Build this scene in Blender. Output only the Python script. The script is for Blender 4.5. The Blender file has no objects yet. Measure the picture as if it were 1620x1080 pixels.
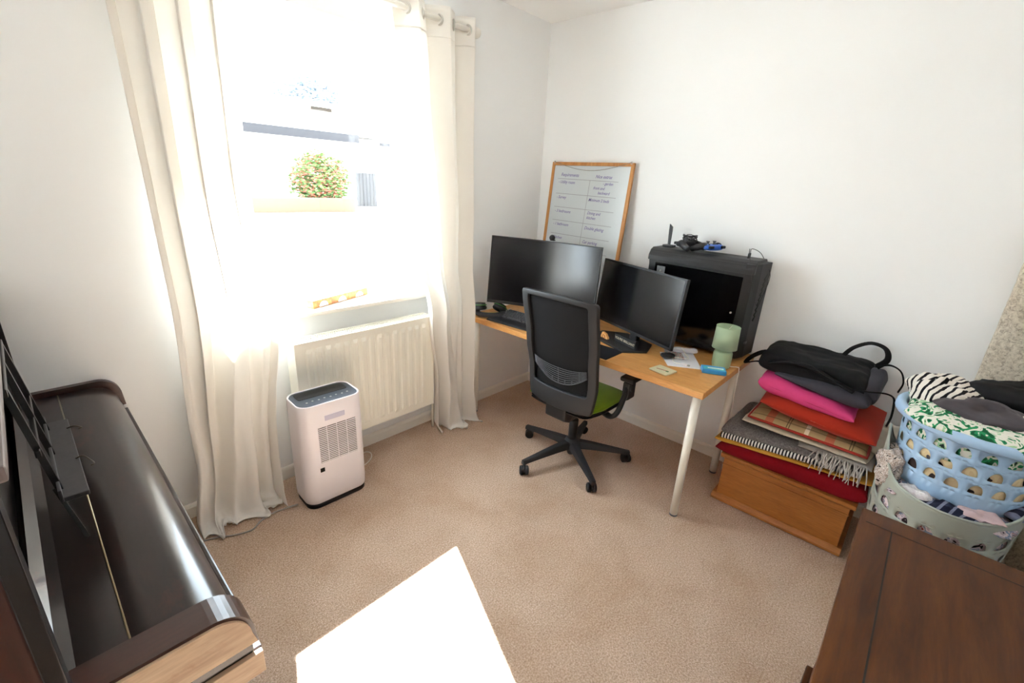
import bpy, bmesh, math, random
from mathutils import Vector, Matrix, noise as mnoise
PI = math.pi
S = bpy.context.scene
COL = S.collection

# ------------------------------------------------------------------ camera
CX, CY, CZ, YAW, PITCH, ROLL, FPX = -2.7944, -2.3085, 1.6069, 0.8382, -0.3366, 0.0534, 720.0
_f = Vector((math.sin(YAW)*math.cos(PITCH), math.cos(YAW)*math.cos(PITCH), math.sin(PITCH)))
_r0 = Vector((math.cos(YAW), -math.sin(YAW), 0)); _u0 = _r0.cross(_f)
_r = _r0*math.cos(ROLL) + _u0*math.sin(ROLL); _u = -_r0*math.sin(ROLL) + _u0*math.cos(ROLL)
cam_data = bpy.data.cameras.new('camera'); cam = bpy.data.objects.new('camera', cam_data); COL.objects.link(cam)
cam.matrix_world = Matrix(((_r.x, _u.x, -_f.x, CX), (_r.y, _u.y, -_f.y, CY), (_r.z, _u.z, -_f.z, CZ), (0, 0, 0, 1)))
cam_data.sensor_width = 36.0; cam_data.lens = 36.0*FPX/1620.0
cam_data.clip_start = 0.02; cam_data.clip_end = 300
S.camera = cam

# ------------------------------------------------------------------ sky, sun, exposure
SUN_DIR = Vector((-.43, -1.0, -.93)).normalized()
world = bpy.data.worlds.new('sky'); S.world = world; world.use_nodes = True
wn = world.node_tree; wn.nodes.clear()
wo = wn.nodes.new('ShaderNodeOutputWorld'); wb = wn.nodes.new('ShaderNodeBackground')
wb.inputs['Color'].default_value = (0.76, 0.90, 1.0, 1); wb.inputs['Strength'].default_value = 9.0
wn.links.new(wb.outputs[0], wo.inputs[0])
sl = bpy.data.lights.new('sun', 'SUN'); sl.energy = 48.0; sl.angle = math.radians(0.53); sl.color = (0.90, 0.98, 1.04)
sun = bpy.data.objects.new('sun', sl); COL.objects.link(sun)
sun.rotation_euler = SUN_DIR.to_track_quat('-Z', 'Y').to_euler()
S.view_settings.view_transform = 'Standard'; S.view_settings.look = 'None'
S.view_settings.gamma = 1.0; S.view_settings.use_curve_mapping = False
S.view_settings.exposure = 1.0
S.cycles.max_bounces = 16; S.cycles.diffuse_bounces = 10; S.cycles.transparent_max_bounces = 12
S.cycles.sample_clamp_indirect = 20.0

# ------------------------------------------------------------------ material helpers
def lin(c):
    if isinstance(c, str):
        c = [int(c[i:i+2], 16)/255 for i in (0, 2, 4)]
    return tuple((x/12.92 if x <= .04045 else ((x+.055)/1.055)**2.4) for x in c) + (1,)
class NT:
    def __init__(s, name):
        s.m = bpy.data.materials.new(name); s.m.use_nodes = True
        s.t = s.m.node_tree; s.b = s.t.nodes['Principled BSDF']; s.out = s.t.nodes['Material Output']
    def n(s, kind, **kw):
        nd = s.t.nodes.new('ShaderNode'+kind)
        for k, v in kw.items():
            if k.startswith('i_'):
                key = k[2:]; key = int(key) if key.isdigit() else key.replace('_', ' ')
                nd.inputs[key].default_value = v
            else: setattr(nd, k, v)
        return nd
    def l(s, a, ai, b, bi): s.t.links.new(a.outputs[ai], b.inputs[bi])
    def coord(s, scale=(1, 1, 1), rot=(0, 0, 0), kind='Object'):
        tc = s.n('TexCoord'); mp = s.n('Mapping'); mp.inputs['Scale'].default_value = scale; mp.inputs['Rotation'].default_value = rot
        s.l(tc, kind, mp, 'Vector'); return mp
    def ramp(s, src, so, stops, interp='LINEAR'):
        r = s.n('ValToRGB'); r.color_ramp.interpolation = interp
        e = r.color_ramp.elements
        e[0].position = stops[0][0]; e[0].color = lin(stops[0][1])
        e[1].position = stops[-1][0]; e[1].color = lin(stops[-1][1])
        for p, c in stops[1:-1]:
            x = e.new(p); x.color = lin(c)
        s.l(src, so, r, 'Fac'); return r
    def bump(s, src, so, strength=.2, dist=.002):
        b = s.n('Bump'); b.inputs['Strength'].default_value = strength; b.inputs['Distance'].default_value = dist
        s.l(src, so, b, 'Height'); s.l(b, 'Normal', s.b, 'Normal'); return b
def plain(name, c, rough=.5, metal=0, var=.04, nscale=12, bump=0, bscale=300, coat=0, spec=None):
    t = NT(name); mp = t.coord()
    nz = t.n('TexNoise', i_Scale=nscale, i_Detail=3.0); t.l(mp, 0, nz, 'Vector')
    c = lin(c)[:3]
    a = [max(0, x*(1-var)) for x in c]; b = [min(1, x*(1+var)) for x in c]
    mx = t.n('Mix', data_type='RGBA'); mx.inputs['A'].default_value = (*a, 1); mx.inputs['B'].default_value = (*b, 1)
    t.l(nz, 'Fac', mx, 'Factor'); t.l(mx, 'Result', t.b, 'Base Color')
    t.b.inputs['Roughness'].default_value = rough; t.b.inputs['Metallic'].default_value = metal
    if spec is not None: t.b.inputs['Specular IOR Level'].default_value = spec
    if coat: t.b.inputs['Coat Weight'].default_value = coat; t.b.inputs['Coat Roughness'].default_value = .06
    if bump:
        n2 = t.n('TexNoise', i_Scale=bscale, i_Detail=2.0); t.l(mp, 0, n2, 'Vector'); t.bump(n2, 'Fac', bump, .002)
    return t.m
def wood(name, cols, axis='y', rough=.4, scale=1.0, coat=0, bump=.05, wear=None):
    t = NT(name); st = {'x': (.12, 1, 1), 'y': (1, .12, 1), 'z': (1, 1, .12)}[axis]
    mp = t.coord(tuple(s*scale for s in st))
    nz = t.n('TexNoise', i_Scale=22.0, i_Detail=8.0, i_Roughness=.62, i_Distortion=.6); t.l(mp, 0, nz, 'Vector')
    r = t.ramp(nz, 'Fac', [(.28, cols[0]), (.5, cols[1]), (.72, cols[2])])
    n2 = t.n('TexNoise', i_Scale=160.0, i_Detail=3.0); t.l(mp, 0, n2, 'Vector')
    mx = t.n('Mix', data_type='RGBA', blend_type='MULTIPLY'); mx.inputs['Factor'].default_value = .35
    t.l(r, 'Color', mx, 'A'); r2 = t.ramp(n2, 'Fac', [(.3, 'b0b0b0'), (.7, 'ffffff')]); t.l(r2, 'Color', mx, 'B')
    last = mx
    if wear:
        mp2 = t.coord((1, .5, 1)); n3 = t.n('TexNoise', i_Scale=9.0, i_Detail=6.0, i_Roughness=.7); t.l(mp2, 0, n3, 'Vector')
        r3 = t.ramp(n3, 'Fac', [(.60, '000000'), (.72, 'ffffff')])
        m2 = t.n('Mix', data_type='RGBA'); m2.inputs['B'].default_value = lin(wear)
        m3 = t.n('Math', operation='MULTIPLY'); m3.inputs[1].default_value = .45; t.l(r3, 'Color', m3, 0)
        t.l(m3, 0, m2, 'Factor'); t.l(mx, 'Result', m2, 'A'); last = m2
    t.l(last, 'Result', t.b, 'Base Color')
    t.b.inputs['Roughness'].default_value = rough
    if name in ('dark_oak', 'piano_mahogany'): t.b.inputs['Specular IOR Level'].default_value = .25
    if coat: t.b.inputs['Coat Weight'].default_value = coat; t.b.inputs['Coat Roughness'].default_value = .14
    if bump: t.bump(nz, 'Fac', bump, .002)
    return t.m
def fabric(name, c, var=.12, rough=.9, weave=500, bump=.25, translucent=0, mottled=0):
    t = NT(name); mp = t.coord()
    n1 = t.n('TexNoise', i_Scale=float(mottled or 20), i_Detail=5.0); t.l(mp, 0, n1, 'Vector')
    c = lin(c)[:3]
    mx = t.n('Mix', data_type='RGBA'); mx.inputs['A'].default_value = (*[x*(1-var) for x in c], 1); mx.inputs['B'].default_value = (*[min(1, x*(1+var)) for x in c], 1)
    t.l(n1, 'Fac', mx, 'Factor'); t.l(mx, 'Result', t.b, 'Base Color')
    t.b.inputs['Roughness'].default_value = rough; t.b.inputs['Specular IOR Level'].default_value = .15
    t.b.inputs['Sheen Weight'].default_value = .0 if 'nylon' in name or 'black' in name or 'crimson' in name else .12
    n2 = t.n('TexNoise', i_Scale=float(weave), i_Detail=2.0); t.l(mp, 0, n2, 'Vector'); bp = t.bump(n2, 'Fac', bump, .001)
    if translucent:
        tr = t.n('BsdfTranslucent'); tr.inputs['Color'].default_value = (*c, 1)
        ms = t.n('MixShader'); ms.inputs[0].default_value = translucent
        t.l(t.b, 0, ms, 1); t.l(tr, 0, ms, 2); t.l(ms, 0, t.out, 'Surface')
    return t.m
def striped(name, ca, cb, axis, period, duty=.5, rot=(0, 0, 0), distort=0, rough=.9):
    """regular two-colour stripes along an axis"""
    t = NT(name); mp = t.coord((1, 1, 1), rot)
    src = mp
    if distort:
        nz = t.n('TexNoise', i_Scale=9.0, i_Detail=2.0); t.l(mp, 0, nz, 'Vector')
        va = t.n('VectorMath', operation='SCALE'); va.inputs['Scale'].default_value = distort; t.l(nz, 'Color', va, 0)
        vb = t.n('VectorMath', operation='ADD'); t.l(mp, 0, vb, 0); t.l(va, 0, vb, 1); src = vb
    sp = t.n('SeparateXYZ'); t.l(src, 0, sp, 0)
    m1 = t.n('Math', operation='DIVIDE'); m1.inputs[1].default_value = period; t.l(sp, axis.upper(), m1, 0)
    m2 = t.n('Math', operation='FRACT'); t.l(m1, 0, m2, 0)
    m3 = t.n('Math', operation='LESS_THAN'); m3.inputs[1].default_value = duty; t.l(m2, 0, m3, 0)
    mx = t.n('Mix', data_type='RGBA'); mx.inputs['A'].default_value = lin(ca); mx.inputs['B'].default_value = lin(cb)
    t.l(m3, 0, mx, 'Factor'); t.l(mx, 'Result', t.b, 'Base Color'); t.b.inputs['Roughness'].default_value = rough
    t.b.inputs['Specular IOR Level'].default_value = .15
    return t.m
def blotch(name, cols, scale=30, rough=.9, distort=1.5, detail=2.0):
    """printed cloth: hard-edged patches of several colours"""
    t = NT(name); mp = t.coord()
    nz = t.n('TexNoise', i_Scale=float(scale), i_Detail=detail, i_Distortion=float(distort)); t.l(mp, 0, nz, 'Vector')
    k = len(cols); st = [(.30+.4*i/(k-1), cols[i]) for i in range(k)]
    r = t.ramp(nz, 'Fac', st, 'CONSTANT'); t.l(r, 'Color', t.b, 'Base Color'); t.b.inputs['Roughness'].default_value = rough
    t.b.inputs['Specular IOR Level'].default_value = .15
    return t.m

# ------------------------------------------------------------------ mesh helpers
class MB:
    def __init__(s): s.bm = bmesh.new()
    def add(s, verts, faces, mi=0, smooth=False):
        vs = [s.bm.verts.new(v) for v in verts]
        for f in faces:
            try:
                fc = s.bm.faces.new([vs[i] for i in f]); fc.material_index = mi; fc.smooth = smooth
            except ValueError: pass
        return vs
    def box(s, lo, hi, bevel=0, rot=None, piv=None, mi=0, seg=2):
        lo = Vector(lo); hi = Vector(hi); c = (lo+hi)/2; d = hi-lo
        b = bmesh.new(); bmesh.ops.create_cube(b, size=1)
        bmesh.ops.scale(b, vec=d, verts=b.verts)
        if bevel: bmesh.ops.bevel(b, geom=b.edges[:], offset=min(bevel, min(d)*.49), segments=seg, affect='EDGES', profile=.6)
        for v in b.verts: v.co += c
        if rot is not None:
            M = rot if isinstance(rot, Matrix) else Matrix.Rotation(rot, 3, 'Z')
            M = M.to_3x3(); p = Vector(piv) if piv is not None else c
            for v in b.verts: v.co = M @ (v.co-p)+p
        s.merge(b, mi, smooth=False); return s
    def merge(s, b, mi=0, smooth=None):
        b.verts.index_update(); vs = [s.bm.verts.new(v.co) for v in b.verts]
        for f in b.faces:
            try:
                nf = s.bm.faces.new([vs[v.index] for v in f.verts]); nf.material_index = mi if mi is not None else f.material_index
                nf.smooth = f.smooth if smooth is None else smooth
            except ValueError: pass
        b.free()
    def cyl(s, p0, p1, r0, r1=None, seg=20, caps=True, mi=0, smooth=True):
        r1 = r0 if r1 is None else r1; p0 = Vector(p0); p1 = Vector(p1); d = (p1-p0)
        q = d.to_track_quat('Z', 'Y').to_matrix(); vs = []
        for p, r in ((p0, r0), (p1, r1)):
            for i in range(seg):
                a = 2*PI*i/seg; vs.append(p + q @ Vector((r*math.cos(a), r*math.sin(a), 0)))
        fs = [(i, (i+1) % seg, seg+(i+1) % seg, seg+i) for i in range(seg)]
        V = s.add(vs, fs, mi, smooth)
        if caps:
            for idx in (list(range(seg))[::-1], list(range(seg, 2*seg))):
                f = s.bm.faces.new([V[i] for i in idx]); f.material_index = mi
        return s
    def tube(s, pts, r, seg=8, mi=0, closed=False, flat=1.0, ups=None):
        pts = [Vector(p) for p in pts]; n = len(pts); rings = []
        up = Vector((0, 0, 1)); prev = None
        for i, p in enumerate(pts):
            a = pts[(i-1) % n] if (closed or i > 0) else p; b = pts[(i+1) % n] if (closed or i < n-1) else p
            t = (b-a).normalized()
            if prev is None:
                x = t.cross(up if abs(t.z) < .95 else Vector((1, 0, 0))).normalized()
            else: x = (prev - t*prev.dot(t)).normalized()
            prev = x; y = t.cross(x)
            rr = r[i] if isinstance(r, (list, tuple)) else r
            rings.append([p + x*rr*math.cos(2*PI*k/seg) + y*rr*flat*math.sin(2*PI*k/seg) for k in range(seg)])
        vs = [v for rg in rings for v in rg]; fs = []
        m = n if closed else n-1
        for i in range(m):
            j = (i+1) % n
            for k in range(seg):
                fs.append((i*seg+k, i*seg+(k+1) % seg, j*seg+(k+1) % seg, j*seg+k))
        if not closed:
            fs.append(tuple(range(seg))[::-1]); fs.append(tuple((n-1)*seg+k for k in range(seg)))
        s.add(vs, fs, mi, True); return s
    def lathe(s, prof, c=(0, 0, 0), seg=32, sx=1, sy=1, mi=0, cap=True, smooth=True):
        vs = []; n = len(prof)
        for r, z in prof:
            for k in range(seg):
                a = 2*PI*k/seg; vs.append((c[0]+r*sx*math.cos(a), c[1]+r*sy*math.sin(a), c[2]+z))
        fs = [(i*seg+k, i*seg+(k+1) % seg, (i+1)*seg+(k+1) % seg, (i+1)*seg+k) for i in range(n-1) for k in range(seg)]
        if cap:
            if prof[0][0] > 1e-5: fs.append(tuple(range(seg))[::-1])
            if prof[-1][0] > 1e-5: fs.append(tuple((n-1)*seg+k for k in range(seg)))
        s.add(vs, fs, mi, smooth); return s
    def prism(s, poly, h0, h1, axis='z', mi=0, bevel=0, smooth=False):
        """poly in the two other axes (x,y / x,z / y,z) extruded along axis"""
        def P(a, b, h): return {'z': (a, b, h), 'y': (a, h, b), 'x': (h, a, b)}[axis]
        b = bmesh.new(); n = len(poly)
        v0 = [b.verts.new(P(a, c, h0)) for a, c in poly]; v1 = [b.verts.new(P(a, c, h1)) for a, c in poly]
        b.faces.new(v0); b.faces.new(v1[::-1])
        for i in range(n):
            f = b.faces.new([v0[i], v1[i], v1[(i+1) % n], v0[(i+1) % n]]); f.smooth = smooth
        if bevel: bmesh.ops.bevel(b, geom=b.edges[:], offset=bevel, segments=2, affect='EDGES', profile=.6)
        bmesh.ops.recalc_face_normals(b, faces=b.faces)
        s.merge(b, mi); return s
    def grid(s, fn, nu, nv, mi=0, closeu=False, smooth=True):
        vs = [fn(i/(nu if closeu else nu-1), j/(nv-1)) for j in range(nv) for i in range(nu)]
        fs = []
        for j in range(nv-1):
            for i in range(nu if closeu else nu-1):
                k = (i+1) % nu
                fs.append((j*nu+i, j*nu+k, (j+1)*nu+k, (j+1)*nu+i))
        return s.add(vs, fs, mi, smooth)
    def sphere(s, c, r, seg=16, mi=0, sc=(1, 1, 1)):
        n = seg//2; prof = [(max(1e-6, r*math.sin(PI*i/n)), -r*math.cos(PI*i/n)) for i in range(n+1)]
        vs = []
        for a, z in prof:
            for k in range(seg):
                t = 2*PI*k/seg; vs.append((c[0]+a*sc[0]*math.cos(t), c[1]+a*sc[1]*math.sin(t), c[2]+z*sc[2]))
        s.add(vs, [(i*seg+k, i*seg+(k+1) % seg, (i+1)*seg+(k+1) % seg, (i+1)*seg+k) for i in range(n) for k in range(seg)], mi, True); return s
    def build(s, name, mats, parent=None, world=False, solid=0, subsurf=0, autosmooth=True, weld=1e-5):
        if weld: bmesh.ops.remove_doubles(s.bm, verts=s.bm.verts, dist=weld)
        bmesh.ops.recalc_face_normals(s.bm, faces=s.bm.faces)
        me = bpy.data.meshes.new(name)
        if world and parent is not None:
            M = parent.matrix_basis.copy(); p = parent.parent
            while p is not None: M = p.matrix_basis @ M; p = p.parent
            s.bm.transform(M.inverted())
        s.bm.to_mesh(me); s.bm.free()
        o = bpy.data.objects.new(name, me); COL.objects.link(o)
        for m in (mats if isinstance(mats, (list, tuple)) else [mats]): me.materials.append(m)
        if parent is not None: o.parent = parent
        if solid: md = o.modifiers.new('solid', 'SOLIDIFY'); md.thickness = solid; md.offset = 0
        if subsurf: md = o.modifiers.new('sub', 'SUBSURF'); md.levels = subsurf; md.render_levels = subsurf
        if name in WN: md = o.modifiers.new('wn', 'WEIGHTED_NORMAL'); md.keep_sharp = True
        return o
WN = ('keyboard_lid', 'key_block', 'end_cheek')
def thing(name, label, cat, loc=(0, 0, 0), rz=0, group=None):
    o = bpy.data.objects.new(name, None); COL.objects.link(o); o.location = loc; o.rotation_euler = (0, 0, rz); o.empty_display_size = .1
    o['label'] = label; o['category'] = cat
    if group: o['group'] = group
    return o
def tag(o, label, cat, group=None):
    o['label'] = label; o['category'] = cat
    if group: o['group'] = group
    return o
def struct(name, mb, m, parent=None, **k):
    o = mb.build(name, m, parent, **k)
    if parent is None: o['kind'] = 'structure'
    return o
def fbm(p, sc=1.0, o=3, seed=0):
    v = 0; a = 1; q = Vector(p)*sc+Vector((seed*7.3, seed*3.1, seed*1.7))
    for _ in range(o): v += a*mnoise.noise(q); q = q*2.03; a *= .5
    return v
def pillow(corners, zb, zt, p=4.0, q=.5, n=36, amp=0, nsc=8, seed=0, sag=0, m=28):
    """soft slab between two heights; corners CCW (4 points x,y); zb / zt numbers or 4-lists at the corners"""
    mb = MB(); c = [Vector((a, b)) for a, b in corners]
    zb = zb if isinstance(zb, (list, tuple)) else [zb]*4; zt = zt if isinstance(zt, (list, tuple)) else [zt]*4
    def bil(L, u, v): return L[0]*(1-u)*(1-v)+L[1]*u*(1-v)+L[2]*u*v+L[3]*(1-u)*v
    def S_(t):   # spread samples toward the rim
        return math.sin((t-.5)*PI)
    for side in (1, -1):
        def fn(a, b):
            U = S_(a); V = S_(b); u = (U+1)/2; v = (V+1)/2
            xy = bil(c, u, v); b0 = bil(zb, u, v); t0 = bil(zt, u, v)
            k = max(0, (1-abs(U)**p))**q*max(0, (1-abs(V)**p))**q
            mid = (b0+t0)/2; h = (t0-b0)/2*k
            z = mid+side*h
            if amp:
                w = fbm((xy.x, xy.y, side*.3), nsc, 3, seed)*amp
                z += w*(1.0 if side > 0 else .3)*(.3+.7*k)
                dx = fbm((xy.x+5, xy.y, z), nsc, 2, seed+3)*amp; dy = fbm((xy.x, xy.y+9, z), nsc, 2, seed+5)*amp
                xy = xy+Vector((dx, dy))*.8
            return (xy.x, xy.y, z)
        mb.grid(fn, n, m)
    bmesh.ops.remove_doubles(mb.bm, verts=mb.bm.verts, dist=.0004)
    return mb
def text(mb, body, size, M, mi=0, depth=0.0, shear=0, align='LEFT', weight=0):
    cu = bpy.data.curves.new('t', 'FONT'); cu.body = body; cu.size = size; cu.extrude = depth; cu.shear = shear; cu.align_x = align; cu.offset = weight; cu.resolution_u = 3
    o = bpy.data.objects.new('t', cu); me = bpy.data.meshes.new_from_object(o)
    b = bmesh.new(); b.from_mesh(me); b.transform(M); mb.merge(b, mi)
    bpy.data.objects.remove(o); bpy.data.meshes.remove(me); bpy.data.curves.remove(cu)
def frame_matrix(o, x, y, z=None):
    x = Vector(x).normalized(); y = Vector(y).normalized(); z = x.cross(y) if z is None else Vector(z)
    return Matrix(((x.x, y.x, z.x, o[0]), (x.y, y.y, z.y, o[1]), (x.z, y.z, z.z, o[2]), (0, 0, 0, 1)))
def arc(cx, cy, r, a0, a1, n): return [(cx+r*math.cos(math.radians(a0+(a1-a0)*i/n)), cy+r*math.sin(math.radians(a0+(a1-a0)*i/n))) for i in range(n+1)]
def smoothpts(P, n=6):
    P = [Vector(p) for p in P]; out = []
    for i in range(len(P)-1):
        p0 = P[max(0, i-1)]; p1 = P[i]; p2 = P[i+1]; p3 = P[min(len(P)-1, i+2)]
        for k in range(n):
            t = k/n; out.append(.5*((2*p1)+(p2-p0)*t+(2*p0-5*p1+4*p2-p3)*t*t+(3*p1-p0-3*p2+p3)*t**3))
    out.append(P[-1]); return out

# ------------------------------------------------------------------ materials
M = {}
M['wall'] = plain('wall_paint', 'f0f1f1', .75, var=.012, nscale=3, bump=.03, bscale=180)
M['ceiling'] = plain('ceiling_paint', 'f3f3f1', .85, var=.01)
M['gloss_white'] = plain('white_gloss_paint', 'f1ede4', .35, var=.01)
M['upvc'] = plain('white_upvc', 'f6f6f4', .3, var=.005)
M['rad'] = plain('radiator_enamel', 'f3efe2', .35, var=.01)
M['white_metal'] = plain('white_powder_coat', 'f0ece2', .35, var=.01)
M['white_plastic'] = plain('white_plastic', 'f1ebef', .4, var=.01)
M['dark_plastic'] = plain('black_plastic', '1c1c1f', .45, var=.1, bump=.05, bscale=600)
M['chair_plastic'] = plain('charcoal_plastic', '232428', .5, var=.08, bump=.06, bscale=700)
M['black_gloss'] = plain('gloss_black', '08080a', .12, var=0)
M['grey_plastic'] = plain('grey_plastic', '54565c', .4)
M['slate'] = plain('slate_panel', '3c4450', .35)
M['cap'] = plain('silver_metal', 'c9c6bf', .28, metal=1)
M['brass'] = plain('aged_brass', '8f8468', .35, metal=.9, var=.15)
M['curtain'] = fabric('cream_curtain_cloth', 'f6f3ee', .02, weave=700, bump=.06, translucent=.34)
M['desk'] = wood('beech_effect', ('bd7f45', 'cf9152', 'd89d60'), 'y', .38, 1.3, bump=.03)
M['desk_edge'] = wood('beech_edge', ('cf8f4c', 'dca05c', 'e2ab6a'), 'y', .4, 1.5, bump=.03)
M['orange_wood'] = wood('orange_pine', ('a5632c', 'b87236', 'c07c3e'), 'y', .4, 1.2, bump=.03)
M['chest_wood'] = wood('dark_oak', ('381a08', '50290d', '633613'), 'x', .42, 1.0, coat=.0, wear='3e2410', bump=.08)
M['piano'] = wood('piano_mahogany', ('150d0d', '1f1413', '2c1a17'), 'y', .30, .8, coat=.55, bump=.0, wear='4a1c10')
M['piano_block'] = wood('piano_block_mahogany', ('26110d', '361a13', '45241a'), 'x', .35, .8, coat=.3, bump=.0)
M['piano_red'] = wood('piano_red_mahogany', ('2a0d09', '3d140d', '521f13'), 'z', .28, .8, coat=.5, bump=.0)
M['piano_black'] = plain('ebonised_and_gap_black', '131215', .25, var=.2)
M['raw_wood'] = wood('worn_raw_wood', ('b3957a', 'c7aa8c', 'd6bd9f'), 'x', .65, .9, wear='94664a')
M['dusty'] = plain('dusty_black', '2e2b2c', .5, var=.4, nscale=60)
def carpet():
    t = NT('beige_carpet'); mp = t.coord()
    n1 = t.n('TexNoise', i_Scale=150.0, i_Detail=4.0, i_Roughness=.75); t.l(mp, 0, n1, 'Vector')
    r1 = t.ramp(n1, 'Fac', [(.32, 'a48a76'), (.5, 'd0b6a0'), (.68, 'ead8c9')])
    n2 = t.n('TexNoise', i_Scale=3.2, i_Detail=5.0, i_Roughness=.6, i_Distortion=.4); t.l(mp, 0, n2, 'Vector')
    r2 = t.ramp(n2, 'Fac', [(.35, 'c9ae90'), (.5, 'e8dcd2'), (.68, 'fffaf8')])
    mx = t.n('Mix', data_type='RGBA', blend_type='MULTIPLY'); mx.inputs['Factor'].default_value = .38
    t.l(r1, 'Color', mx, 'A'); t.l(r2, 'Color', mx, 'B'); t.l(mx, 'Result', t.b, 'Base Color')
    t.b.inputs['Roughness'].default_value = .95; t.b.inputs['Specular IOR Level'].default_value = .1
    n3 = t.n('TexNoise', i_Scale=260.0, i_Detail=3.0); t.l(mp, 0, n3, 'Vector'); t.bump(n3, 'Fac', .9, .006)
    return t.m
M['carpet'] = carpet()
def glass():
    t = NT('window_glass'); tr = t.n('BsdfTransparent'); gl = t.n('BsdfGlossy', i_Roughness=.0)
    lw = t.n('LayerWeight'); pw = t.n('Math', operation='POWER'); pw.inputs[1].default_value = 5.0; t.l(lw, 'Facing', pw, 0)
    fr = t.n('Math', operation='MULTIPLY_ADD'); fr.inputs[1].default_value = .8; fr.inputs[2].default_value = .05; t.l(pw, 0, fr, 0)
    ms = t.n('MixShader'); t.l(fr, 0, ms, 0); t.l(tr, 0, ms, 1); t.l(gl, 0, ms, 2); t.l(ms, 0, t.out, 'Surface')
    return t.m
M['glass'] = glass()
def screen():
    t = NT('matte_screen'); t.b.inputs['Base Color'].default_value = (.006, .006, .008, 1); t.b.inputs['Roughness'].default_value = .20; t.b.inputs['Specular IOR Level'].default_value = .5
    mp = t.coord(); n = t.n('TexNoise', i_Scale=900.0); t.l(mp, 0, n, 'Vector'); t.bump(n, 'Fac', .02, .0005)
    return t.m
M['screen'] = screen()

# ------------------------------------------------------------------ room shell
H = 2.63; XL = -3.30; YF = -3.12; TH = .28
WX0, WX1, WZ0, WZ1 = -2.20, -1.09, .90, 2.285
m = MB(); m.box((XL-.1, YF-.1, -.12), (.1, TH, 0)); struct('floor', m, M['carpet'])
m = MB(); m.box((XL-.1, YF-.1, H), (.1, TH, H+.1)); struct('ceiling', m, M['ceiling'])
m = MB()
m.box((XL-.1, 0, 0), (WX0, TH, H)); m.box((WX1, 0, 0), (.1, TH, H)); m.box((WX0, 0, 0), (WX1, TH, WZ0)); m.box((WX0, 0, WZ1), (WX1, TH, H))
struct('wall_back', m, M['wall'])
m = MB(); m.box((0, YF-.1, 0), (.1, 0, H)); struct('wall_right', m, M['wall'])
m = MB(); m.box((XL-.1, YF-.1, 0), (XL, 0, H)); struct('wall_left', m, M['wall'])
m = MB(); m.box((XL, YF-.1, 0), (0, YF, H)); struct('wall_front', m, M['wall'])
def skirt(pts): return [(0, 0), (0, .014), (.055, .014), (.066, .010), (.072, .004), (.072, 0)]
def baseboard(name, axis, a0, a1, base, sgn):
    m = MB(); pr = [(0, 0), (.014, 0), (.014, .055), (.010, .066), (.004, .073), (0, .073)]
    if axis == 'x': m.prism([(base+sgn*a, b) for a, b in pr], a0, a1, 'x')
    else: m.prism([(base+sgn*a, b) for a, b in pr], a0, a1, 'y')
    struct(name, m, M['gloss_white'])
baseboard('baseboard_back', 'x', XL, 0, 0, -1); baseboard('baseboard_right', 'y', YF, -.014, 0, -1); baseboard('baseboard_left', 'y', YF, -.014, XL, 1)
# window: frame, top light, fixed pane, sill
win = bpy.data.objects.new('window_1', None); COL.objects.link(win); win.location = ((WX0+WX1)/2, .2, WZ0); win['kind'] = 'structure'
FY0, FY1 = .17, .235; ZT = 1.86
m = MB(); w = .055
m.box((WX0, FY0, WZ0+.025), (WX0+w, FY1, WZ1), .004); m.box((WX1-w, FY0, WZ0+.025), (WX1, FY1, WZ1), .004)
m.box((WX0+w, FY0, WZ1-w), (WX1-w, FY1, WZ1), .004); m.box((WX0+w, FY0, WZ0+.025), (WX1-w, FY1, WZ0+.02+w), .004)
m.box((WX0+w, FY0, ZT-.03), (WX1-w, FY1, ZT+.03), .004)
m.build('window_frame', M['upvc'], win, world=True)
m = MB(); a0, a1, b0, b1 = WX0+w, WX1-w, ZT+.03, WZ1-w; s = .045; y0, y1 = FY0-.018, FY0+.01
m.box((a0, y0, b0), (a0+s, y1, b1), .004); m.box((a1-s, y0, b0), (a1, y1, b1), .004); m.box((a0+s, y0, b0), (a1-s, y1, b0+s), .004); m.box((a0+s, y0, b1-s), (a1-s, y1, b1), .004)
cs = m.build('casement', M['upvc'], win, world=True)
m = MB(); m.box((-1.66, y0-.03, b0+.004), (-1.55, y0-.016, b0+.022), .004); m.cyl((-1.6, y0-.02, b0+.012), (-1.6, y0+.003, b0+.012), .008); m.build('window_handle', M['cap'], cs, world=True)
m = MB(); m.box((WX0+w, .2, ZT+.03), (WX1-w, .204, WZ1-w)); m.build('pane', M['glass'], win, world=True)
m = MB(); m.box((WX0+w, .2, WZ0+.075), (WX1-w, .204, ZT-.03)); m.build('pane', M['glass'], win, world=True)
m = MB(); m.box((WX0-.04, -.045, WZ0), (WX1+.04, -.0005, WZ0+.024), .006); m.box((WX0+.001, -.02, WZ0+.0005), (WX1-.001, .17, WZ0+.0235)); m.build('window_sill', M['gloss_white'], win, world=True)
# white uPVC cill outside
m = MB(); m.box((WX0, .22, WZ0-.03), (WX1, .33, WZ0+.02), .005); m.build('outer_cill', M['upvc'], win, world=True)

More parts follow.
